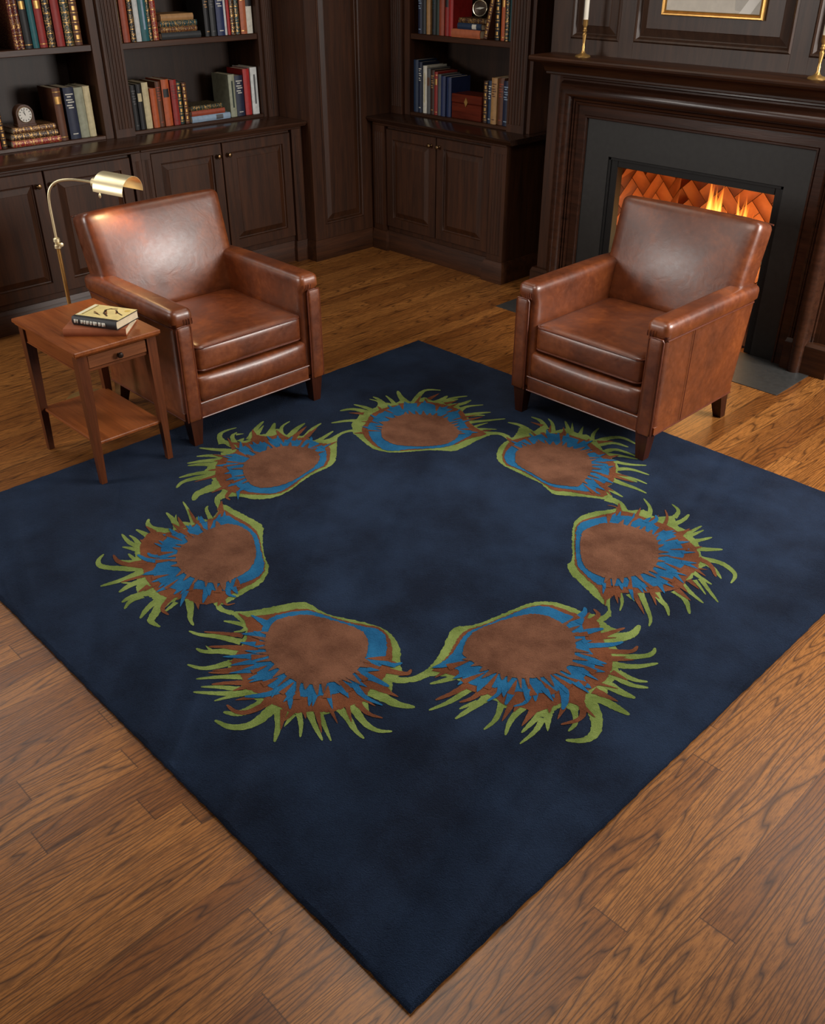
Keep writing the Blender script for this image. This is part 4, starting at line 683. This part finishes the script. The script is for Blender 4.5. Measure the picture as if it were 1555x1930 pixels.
# ================================================================ books
COL = dict(darkred=(92, 22, 22), red=(142, 36, 32), brightred=(168, 36, 34), maroon=(84, 20, 26), oxblood=(104, 40, 34), black=(26, 26, 28), charcoal=(44, 46, 48), navy=(25, 33, 58), blue=(34, 46, 86), deepblue=(26, 46, 74),
           teal=(28, 92, 98), dkteal=(26, 62, 66), dkgreen=(32, 48, 40), sage=(150, 152, 130), cream=(200, 186, 146), ivory=(214, 210, 196), white=(206, 208, 206), brown=(92, 52, 30), dkbrown=(60, 36, 24), tan=(170, 128, 80), orange=(178, 84, 40), rust=(150, 66, 40), grey=(84, 84, 86), olive=(84, 78, 48), ltblue=(138, 160, 182), moss=(92, 96, 68), terracotta=(176, 96, 60))
def cloth(c):
    k = 'cloth_'+c
    return MATS.get(k) or simple(k, hexc(*COL[c]), .55, 0, .16)
def ornate(c):
    k = 'tooled_'+c
    if k in MATS: return MATS[k]
    m, nt, b = nmat(k); tc = N(nt, 'ShaderNodeTexCoord')
    no = N(nt, 'ShaderNodeTexNoise', i_Scale=150., i_Detail=2.); L(nt, tc.outputs['Object'], no.inputs['Vector'])
    f = ramp(nt, no.outputs[0], [(.54, (0, 0, 0, 1)), (.60, (1, 1, 1, 1))])
    L(nt, mixc(nt, f, hexc(*COL[c]), hexc(190, 150, 92)), b.inputs['Base Color']); b.inputs['Roughness'].default_value = .42; L(nt, math_(nt, 'MULTIPLY', f, .5), b.inputs['Metallic'])
    MATS[k] = m; return m
rb = random.Random(21)
def make_book(w, h, d, col, style, col2=None):
    """spine on the plane y=0 facing -y, width along x, centred; returns the cover mesh object and its page block child"""
    mats = [ornate(col) if style == 'ornate' else cloth(col), goldp if style in ('ornate', 'bands', 'gilt') else (cloth(col2) if col2 else whitep), inkm]
    mb = MB(); hw = w/2; bul = min(.006, .16*w); t = .0026
    arc = [(-hw+w*k/8, -bul*math.sin(PI*k/8)) for k in range(9)]
    inn = [(-hw+t+(w-2*t)*k/8, .003-bul*.5*math.sin(PI*k/8)) for k in range(9)]
    mb.extrude(arc+inn[::-1], 'Z', 0, h)
    mb.box(-hw, -hw+t, .001, d, 0, h, .0008).box(hw-t, hw, .001, d, 0, h, .0008)
    def band(z0, z1, a=0, b2=8, mi=1, o=.0008):
        vs = [(arc[k][0]*(1.0), arc[k][1]-o, z) for z in (z0, z1) for k in range(a, b2+1)]; n = b2-a+1
        mb.add(vs, [(i, i+1, n+i+1, n+i) for i in range(n-1)], mi)
    if style in ('ornate', 'bands'):
        for k in range(6): z = h*(.06+.176*k); band(z, z+.0035)
        if style == 'bands':
            for k in range(5): z = h*(.06+.176*k)+h*.05; band(z, z+h*.075, 2, 6)
    elif style == 'gilt':
        band(h*.06, h*.075); band(h*.92, h*.935); band(h*.70, h*.84, 1, 7)
    elif style == 'label': band(h*.62, h*.80, 1, 7)
    elif style == 'text':
        z = h*.88
        for k in range(6): band(z-.006, z, 1+k % 2, 7-(k*2 % 3)); z -= .0125+.004*(k % 2)
        band(h*.09, h*.11, 2, 6)
    elif style == 'two': band(h*.58, h*.985, 0, 8)
    elif style == 'vertical': band(h*.22, h*.85, 3, 5)
    o = mb.build('book', mats, None, 30)
    MB().box(-hw+t+.0003, hw-t-.0003, .004, d-.005, .003, h-.003, 0).build('page_block', paper, o)
    return o
def shelf_books(M, where, group, items):
    seen = {}
    for it in items: seen[it[3]] = seen.get(it[3], 0)+1
    prev = None
    for x0, x1, h, desc, col, style, *r in items:
        w = x1-x0-.0012; d = rb.uniform(.165, .195)
        o = make_book(w, h, d, col, style, r[0] if r else None); o.matrix_world = M @ T((x0+x1)/2, rb.uniform(0, .012), 0)
        lab = desc+' '+where if seen[desc] == 1 else desc+(', right of '+prev+', ' if prev else ', first ')+where
        tag(o, lab, 'book', group); prev = r[1] if len(r) > 1 else ' '.join(desc.split()[:3])
def lying(loc, rz, w, h, d, label, col, style, col2=None, group=None):
    o = make_book(w, h, d, col, style, col2); o.location = (loc[0], loc[1], loc[2]+w/2); o.rotation_euler = (0, PI/2, rz); return tag(o, label, 'book', group)
ZL = 1.4202; ZC = .937
BL = lambda z: Matrix.Translation((-1.978, 0, z)) @ Matrix.Rotation(FACE_X, 4, 'Z')
BR = lambda z: Matrix.Translation((0, 4.058, z))
shelf_books(BL(ZL), 'on the far-left upper shelf', 'books on the far-left upper shelf', [
 (1.455, 1.500, .27, 'dark teal book cut by the photo edge', 'dkteal', 'plain'), (1.597, 1.625, .27, 'slim gold-tooled red book', 'darkred', 'ornate'), (1.626, 1.653, .275, 'slim gold-tooled wine-red book', 'maroon', 'ornate'),
 (1.655, 1.697, .27, 'black book with gilt title block', 'black', 'gilt'), (1.699, 1.734, .28, 'plain teal cloth book', 'teal', 'plain'), (1.738, 1.783, .27, 'red book with gilt label', 'red', 'gilt'), (1.787, 1.828, .275, 'black book covered in gold tooling', 'black', 'ornate'),
 (1.836, 1.884, .27, 'plain bright red thick book', 'red', 'plain'), (1.890, 1.938, .275, 'dark green book with gold tooling', 'dkgreen', 'ornate'), (1.946, 1.992, .27, 'brown book with gold bands', 'brown', 'bands')])
shelf_books(BL(ZC), 'beside the arched clock at left', 'upright books on the far-left counter shelf', [
 (1.352, 1.408, .215, 'red book at the left photo edge', 'red', 'plain'), (1.411, 1.440, .213, 'slim brown gilt-banded book left of the flat stack', 'dkbrown', 'bands'),
 (1.754, 1.803, .277, 'tall brown book with red cover', 'brown', 'gilt'), (1.820, 1.884, .274, 'thick navy book with white spine lettering', 'navy', 'text'), (1.888, 1.942, .268, 'pale sage green book', 'sage', 'plain'), (1.944, 1.986, .271, 'cream book with dark patch near base', 'cream', 'plain')])
g = 'three banded books stacked under the clock'
lying((-1.962, 1.464, .9372), FACE_X, .033, .285, .185, 'red gilt-banded book at the bottom of the stack under the clock', 'red', 'ornate', None, g)
lying((-1.966, 1.470, .9712), FACE_X, .033, .268, .18, 'dark brown gilt-banded book in the middle under the clock', 'dkbrown', 'ornate', None, g)
lying((-1.97, 1.484, 1.0052), FACE_X, .031, .25, .175, 'tan brown gilt-banded book topmost under the clock', 'brown', 'ornate', None, g)
w2 = 'on the upper shelf above the left armchair'
shelf_books(BL(1.4152), w2, 'books on the upper shelf above the left armchair', [
 (2.216, 2.240, .26, 'thin olive book', 'olive', 'ornate'), (2.248, 2.292, .27, 'plain brick red book', 'rust', 'plain'), (2.296, 2.327, .275, 'black book mottled with gold', 'black', 'ornate'), (2.331, 2.365, .27, 'plain pale grey book', 'white', 'plain'),
 (2.367, 2.416, .275, 'thick teal book with pale title', 'teal', 'vertical', 'ltblue'), (2.421, 2.443, .265, 'thin dark green tooled book', 'dkgreen', 'ornate'), (2.447, 2.485, .27, 'red book with gold ornament', 'red', 'ornate'),
 (2.812, 2.849, .265, 'black book with small gilt lines', 'black', 'text', 'tan'), (2.852, 2.893, .265, 'charcoal book with faint lettering', 'charcoal', 'text', 'grey'), (2.898, 2.955, .268, 'thick royal blue book', 'blue', 'text'), (2.958, 2.976, .265, 'thin white book', 'white', 'plain'), (2.977, 2.998, .262, 'thin red book', 'brightred', 'plain'),
 (3.002, 3.033, .26, 'dark brown ornate book', 'dkbrown', 'ornate'), (3.037, 3.067, .262, 'dull green ornate book', 'dkteal', 'ornate'), (3.074, 3.122, .266, 'orange-brown book with gilt foot', 'terracotta', 'gilt'), (3.125, 3.173, .262, 'cream book with black top half', 'ivory', 'two', 'black')])
g = 'four books stacked flat on the upper shelf'
lying((-1.966, 2.489, 1.4155), FACE_X, .036, .275, .18, 'dark grey-green flat book at the stack bottom, upper left shelf', 'charcoal', 'plain', None, g)
lying((-1.97, 2.494, 1.452), FACE_X, .03, .25, .175, 'brown gold-tooled flat book, second from stack bottom, upper left shelf', 'brown', 'ornate', None, g)
lying((-1.97, 2.491, 1.4825), FACE_X, .031, .255, .175, 'teal tooled flat book, third in stack, upper left shelf', 'dkteal', 'ornate', None, g)
lying((-1.974, 2.502, 1.514), FACE_X, .035, .225, .17, 'tan orange flat book topmost in stack, upper left shelf', 'tan', 'plain', None, g)
w3 = 'on the counter shelf above left armchair'
shelf_books(BL(.9372), w3, 'books on the counter shelf above the left armchair', [
 (2.214, 2.240, .25, 'thin grey-brown book', 'dkbrown', 'plain'), (2.243, 2.277, .25, 'black book with pale marks', 'black', 'text', 'grey'), (2.281, 2.316, .252, 'black book with cream emblem', 'black', 'label', 'cream'), (2.320, 2.363, .258, 'plain cream yellow book', 'cream', 'plain'), (2.368, 2.410, .222, 'shorter burnt orange book', 'orange', 'plain'),
 (2.413, 2.450, .255, 'slim dull brown book', 'brown', 'text', 'rust'), (2.454, 2.507, .263, 'bright orange book with black label', 'orange', 'label', 'black'), (2.512, 2.557, .257, 'crimson red book', 'red', 'text', 'oxblood'), (2.560, 2.592, .243, 'dark green gilt-banded book', 'dkgreen', 'bands'), (2.596, 2.626, .235, 'slim brown gilt-banded book', 'brown', 'bands'),
 (2.944, 2.992, .252, 'sage green book with cream spine', 'sage', 'vertical', 'dkgreen'), (2.995, 3.058, .241, 'thick navy book with white top lettering', 'navy', 'text'), (3.064, 3.114, .275, 'tall bright red book', 'brightred', 'plain'), (3.118, 3.171, .281, 'tallest white book with small marks', 'white', 'vertical', 'grey')])
g = 'three books stacked flat on the counter shelf'
lying((-1.962, 2.630, .9375), FACE_X, .036, .29, .18, 'light blue flat book at the bottom of the counter stack', 'ltblue', 'label', 'grey', g)
lying((-1.966, 2.634, .974), FACE_X, .030, .25, .175, 'rust brown flat book in the middle of the counter stack', 'rust', 'plain', None, g)
lying((-1.97, 2.638, 1.0045), FACE_X, .028, .232, .17, 'dark green tooled flat book on top of the counter stack', 'dkgreen', 'ornate', None, g)
w4 = 'on the upper shelf beside the fireplace'
shelf_books(BR(1.3985), w4, 'books on the upper shelf beside the fireplace', [
 (-1.384, -1.346, .25, 'dark blue book with silver ornament', 'navy', 'text', 'ltblue'), (-1.344, -1.309, .255, 'charcoal grey book', 'charcoal', 'plain'), (-1.303, -1.268, .25, 'light brown book', 'tan', 'plain'), (-1.260, -1.225, .255, 'black book with dim lettering', 'black', 'text', 'dkteal'), (-1.220, -1.191, .255, 'slim dark green book', 'dkgreen', 'plain'), (-1.186, -1.143, .26, 'reddish brown book', 'rust', 'plain'), (-1.138, -1.104, .262, 'red book with black label', 'red', 'label', 'black'), (-1.102, -1.066, .262, 'red book with bright red cover', 'brightred', 'plain'),
 (-.712, -.677, .255, 'black book with pale dots', 'black', 'bands'), (-.671, -.642, .258, 'slim orange-red book', 'orange', 'gilt'), (-.637, -.608, .255, 'black book with white dotted spine', 'black', 'ornate'), (-.606, -.580, .25, 'slim dark teal book', 'dkteal', 'plain')])
g = 'three books stacked flat beside the leaning book'
lying((-1.053, 4.035, 1.3985), 0, .047, .245, .18, 'orange-brown flat book at the stack bottom, right bookcase', 'terracotta', 'plain', None, g)
lying((-1.005, 4.04, 1.446), 0, .035, .20, .175, 'slate blue flat book, middle of stack, right bookcase', 'deepblue', 'label', 'ivory', g)
lying((-1.0, 4.045, 1.4815), 0, .028, .215, .17, 'dark brown flat book, top of stack, right bookcase', 'dkbrown', 'ornate', None, g)
o = make_book(.030, .245, .17, 'brown', 'bands'); o.matrix_world = Matrix.Translation((-.786, 4.056, 1.4035)) @ Matrix.Rotation(R_(13.5), 4, 'Y')
tag(o, 'brown gilt-banded book leaning right against its neighbours, right bookcase', 'book')
w5 = 'beside the small wooden box'
shelf_books(BR(.9168), w5, 'upright books beside the wooden box', [
 (-1.428, -1.383, .322, 'tallest navy book', 'deepblue', 'plain'), (-1.376, -1.341, .312, 'navy book with white marks', 'navy', 'text'), (-1.339, -1.302, .292, 'ivory white book', 'ivory', 'vertical', 'cream'), (-1.299, -1.266, .28, 'grey-brown book', 'grey', 'label', 'brown'), (-1.263, -1.227, .272, 'dark book with gilt marks', 'dkbrown', 'text', 'tan'), (-1.226, -1.196, .264, 'slim red book', 'red', 'gilt'), (-1.193, -1.164, .252, 'slim grey book', 'grey', 'plain'), (-1.162, -1.120, .244, 'deep blue book', 'blue', 'plain'), (-1.118, -1.078, .24, 'bright blue book', 'blue', 'vertical', 'deepblue'),
 (-.789, -.756, .246, 'brown book with white foot label', 'dkbrown', 'bands'), (-.753, -.722, .25, 'slim blue book', 'deepblue', 'text'), (-.720, -.672, .27, 'tan book', 'tan', 'text', 'brown'), (-.669, -.622, .273, 'dull brown book', 'brown', 'text', 'rust'), (-.619, -.566, .26, 'dark slate blue book', 'navy', 'text', 'ltblue')])
# small box
t = thing('wooden_box', 'small reddish wooden box with brass diamond keyhole plate between books', 'box', (-.928, 4.056, .9168))
MB().box(-.131, .131, 0, .16, 0, .095, .003).build('box_body', boxm, t); MB().box(-.133, .133, -.002, .162, .0965, .15, .004).build('lid', boxm, t)
MB().extrude([(0, .078), (.016, .106), (0, .134), (-.016, .106)], 'Y', -.006, -.0025).build('keyhole_plate', goldp, t)
# round brass rimmed instrument
t = thing('compass', 'small round brass-rimmed compass propped on the flat books in right bookcase', 'compass', (-.872, 4.10, 1.510))
M = T(0, 0, .052, R_(28), R_(90-8))
MB().lathe([(.042, -.012), (.048, -.01), (.048, .008), (.044, .010)], 28, 0, M).build('case', simple('dark_bronze', hexc(52, 38, 26), .4, .6), t)
MB().tube([(.043*math.cos(2*PI*k/28), .043*math.sin(2*PI*k/28), .011) for k in range(28)], .0042, 8, True, 0, M).build('bezel', simple('silver_brass', hexc(196, 184, 160), .25, 1), t)
MB().add([(-.03, -.003, .0135), (.002, -.006, .0135), (.03, .003, .0135), (-.002, .006, .0135)], [(0, 1, 2, 3)], 0, M).build('needle', whitep, t)
MB().box(-.03, .03, -.02, .025, 0, .006, .002).build('stand', simple('dark_bronze', None), t) if False else MB().box(-.03, .03, -.02, .025, 0, .006, .002).build('stand', MATS['dark_bronze'], t)
# arched clock
t = thing('mantel_clock', 'small arched wooden clock with round white dial on stacked books', 'clock', (-1.995, 1.572, 1.0368), FACE_X)
clk = wood('clock_case_wood', hexc(58, 34, 22), hexc(98, 62, 40), 'Z', rough=.3)
pts = [(-.05, .012), (-.05, .062)]+[(.05*math.cos(PI-PI*k/16), .062+.05*math.sin(PI-PI*k/16)) for k in range(1, 16)]+[(.05, .062), (.05, .012)]
MB().extrude(pts, 'Y', -.022, .03).build('case', clk, t); MB().box(-.054, .054, -.028, .034, 0, .0125, .002).build('base', clk, t)
Mq = T(0, -.0225, .060, 0, R_(90))
dl = MB().lathe([(.0385, 0), (.0385, .0015), (.0, .0016)], 32, 0, Mq).build('dial', dialm, t)
mb = MB()
for k in range(12): a = 2*PI*k/12; c, s = math.cos(a), math.sin(a); q = Mq @ T(.030*c, .030*s, .002, a); mb.box(-.0045, .0045, -.0017, .0017, 0, .0006, 0, 0, q)
mb.build('hour_marks', inkm, dl)
MB().tube([(.040*math.cos(2*PI*k/32), .040*math.sin(2*PI*k/32), .0015) for k in range(32)], .0022, 8, True, 0, Mq).build('bezel', abrass, t)
for a, ln in ((R_(122), .019), (R_(100), .027)): MB().box(-.003, ln, -.0009, .0009, .003, .0036, 0, 0, Mq @ T(0, 0, 0, a)).build('clock_hand', inkm, dl)
# candlesticks with candles on the mantel
prof = [(.040, 0), (.041, .004), (.036, .010), (.022, .014), (.013, .020), (.010, .027), (.0075, .034), (.0085, .048), (.006, .058), (.0065, .07), (.0105, .10), (.0115, .108), (.007, .115), (.0085, .119), (.0125, .124), (.008, .130), (.0095, .134), (.0075, .140), (.0135, .152), (.0135, .174), (.0155, .177)]
def candlestick(x, lab, lab2):
    o = MB().lathe(prof, 28).build('candlestick', brass); o.location = (x, 3.715, 1.3925); tag(o, lab, 'candlestick', 'brass candlesticks on the mantel')
    c = thing('candle', lab2, 'candle', (x, 3.715, 1.5555), 0, 'white taper candles on the mantel')
    MB().lathe([(.0115, .0), (.0115, .012), (.0120, .0145), (.0120, .24), (.009, .247)], 20).build('wax', ivory, c)
    MB().tube([(0, 0, .244), (.001, 0, .254), (.003, 0, .262)], .0009, 6).build('wick', inkm, c)
candlestick(.215, 'brass candlestick on the left end of the mantel', 'white taper candle in the left candlestick')
candlestick(1.508, 'brass candlestick at the right photo edge on the mantel', 'white taper candle in the candlestick at the right photo edge')
# framed picture on the chimney breast
t = thing('framed_picture', 'gilt-framed pale picture hanging on the dark panelling above the mantel', 'picture', (0, 3.828, 0))
v, f = loops(.602, 1.152, 1.603, 2.25, [(0, 0), (0, .016), (.004, .02), (.010, .02), (.016, .013), (.020, .015), (.024, .012)]); f = f[:-1]
MB().add(v, f).build('frame', gilt, t, 8)
mb = MB().box(.622, 1.132, -.011, -.006, 1.623, 2.23, 0)
mb.add([(1.02, -.0115, 1.623), (1.08, -.0115, 1.623), (1.132, -.0115, 1.70), (1.132, -.0115, 1.78)], [(0, 1, 2, 3)], 1)
mb.add([(1.00, -.0112, 1.64), (1.132, -.0112, 1.623), (1.132, -.0112, 2.0), (.96, -.0112, 2.0)], [(0, 1, 2, 3)], 2)
mb.build('picture', [simple('pale_wash', hexc(206, 198, 184), .5, 0, .06), simple('white_patch', hexc(232, 228, 220), .5), simple('grey_wash', hexc(186, 180, 170), .5, 0, .05)], t)
# books on the side table
o = lying((.066, .672, .6005), math.atan2(.72, .69), .030, .246, .172, 'tan leather book under the pale illustrated one on side table', 'terracotta', 'bands2', None)
o.data.materials[0] = simple('tan_leather', hexc(150, 84, 54), .45, 0, .1)
o = lying((.048, .727, .6315), math.atan2(.437, .9), .034, .205, .150, 'black-spined book with pale yellow illustrated cover on side table', 'black', 'plain', None)
art = MB(); 
X = -.0172
def ap(pts, mi, dx=0): art.add([(X-.0002-dx, p[1], p[0]) for p in pts], [tuple(range(len(pts)))], mi)
ap([(.002, .018), (.203, .018), (.203, .148), (.002, .148)], 0)
ap([(.006, .022), (.018, .022), (.018, .145), (.006, .145)], 1, .0002); ap([(.024, .03), (.028, .03), (.028, .14), (.024, .14)], 2, .0002)
def dab(pts, w, mi):
    for (a, b2), (c, d2) in zip(pts, pts[1:]):
        l = math.hypot(c-a, d2-b2); nx, ny = -(d2-b2)/l*w, (c-a)/l*w; ap([(a+nx, b2+ny), (c+nx*.7, d2+ny*.7), (c-nx*.7, d2-ny*.7), (a-nx, b2-ny)], mi, .0003)
dab([(.10, .125), (.085, .105), (.10, .07), (.135, .042)], .005, 2); dab([(.088, .10), (.12, .06)], .004, 3); dab([(.125, .115), (.15, .09), (.185, .07)], .004, 2); dab([(.14, .10), (.152, .078)], .005, 3); dab([(.05, .075), (.085, .055)], .003, 3); dab([(.06, .06), (.10, .045)], .003, 2); dab([(.10, .12), (.125, .128)], .005, 2)
ap([(.175+.012*math.cos(k*PI/6), .12+.012*math.sin(k*PI/6)) for k in range(12)], 4, .0003)
art.build('cover_art', [simple('pale_yellow_cover', hexc(226, 206, 140), .35, 0, .1), simple('pale_title', hexc(236, 230, 206), .35), simple('umber_ink', hexc(62, 44, 30), .4), simple('sienna_ink', hexc(128, 86, 48), .4), simple('ochre_sun', hexc(206, 176, 84), .4)], o, 0)
mb = MB(); xx = .012
for ln, gp in ((.010, .003), (.006, .012), (.012, .003), (.008, .003), (.014, .004), (.010, .004), (.018, .006), (.012, .004), (.016, .02)):
    if xx+ln > .19: break
    mb.box(-.008, .007, -.0068, -.0058, xx, xx+ln, 0); xx += ln+gp
mb.build('spine_lettering', whitep, o, 0)
# ================================================================ light and camera
def area(name, loc, rot, sx, sy, power, col):
    d = bpy.data.lights.new(name, 'AREA'); d.shape = 'RECTANGLE'; d.size = sx; d.size_y = sy; d.energy = power; d.color = col
    o = bpy.data.objects.new(name, d); C.objects.link(o); o.location = loc; o.rotation_euler = rot; return o
def aim(o, tgt): o.rotation_euler = (Vector(tgt)-o.location).to_track_quat('-Z', 'Y').to_euler()
aim(area('window_light_right', (3.9, 3.6, 1.75), (0, 0, 0), 1.3, 1.1, 150, (1, .95, .9)), (-.3, 1.3, .6))
aim(area('window_light_left', (-2.1, -2.75, 1.85), (0, 0, 0), 1.8, 1.2, 155, (1, .95, .9)), (1.3, 2.9, .6))
aim(area('ceiling_light_left', (-1.75, .35, 2.68), (0, 0, 0), 1.3, .8, 20, (1, .97, .92)), (0, 0, 0))
aim(area('ceiling_light_right', (2.6, 3.5, 2.7), (0, 0, 0), 1.2, .7, 20, (1, .97, .92)), (2.6, 1.4, 0))
area('ceiling_light_corner', (.0, 2.6, 2.7), (0, 0, 0), .9, .9, 7, (1, .88, .74))
area('overhead_fill', (1.55, 1.2, 2.35), (0, 0, 0), 1.2, 1.2, 31, (1, .93, .84))  # added soft fill over the rug, not a fixture of the room
def point(name, loc, power, col, r):
    d = bpy.data.lights.new(name, 'POINT'); d.energy = power; d.color = col; d.shadow_soft_size = r
    o = bpy.data.objects.new(name, d); C.objects.link(o); o.location = loc; return o
point('fire_glow', (.86, 4.16, .5), 6.5, (1, .42, .12), .08)
d = bpy.data.lights.new('lamp_glow', 'SPOT'); d.energy = 6; d.color = (1, .66, .3); d.spot_size = R_(130); d.spot_blend = .7; d.shadow_soft_size = .03
o = bpy.data.objects.new('lamp_glow', d); C.objects.link(o); o.location = (LX+.26, LY+.20, 1.0); o.rotation_euler = (0, 0, 0)
w = bpy.data.worlds.new('room_air'); bpy.context.scene.world = w; w.use_nodes = True
bg = w.node_tree.nodes['Background']; bg.inputs[0].default_value = (1, .93, .86, 1); bg.inputs[1].default_value = .045
cam = bpy.data.cameras.new('camera'); co = bpy.data.objects.new('camera', cam); C.objects.link(co)
co.location = (3.49512, -.77413, 1.92827); co.rotation_euler = (R_(90-31.7159), 0, R_(45.5519))
cam.sensor_fit = 'HORIZONTAL'; cam.sensor_width = 36; cam.lens = 36*1747.67/1555; cam.clip_start = .05
sc = bpy.context.scene; sc.camera = co
sc.view_settings.view_transform = 'Standard'
sc.cycles.use_denoising = True
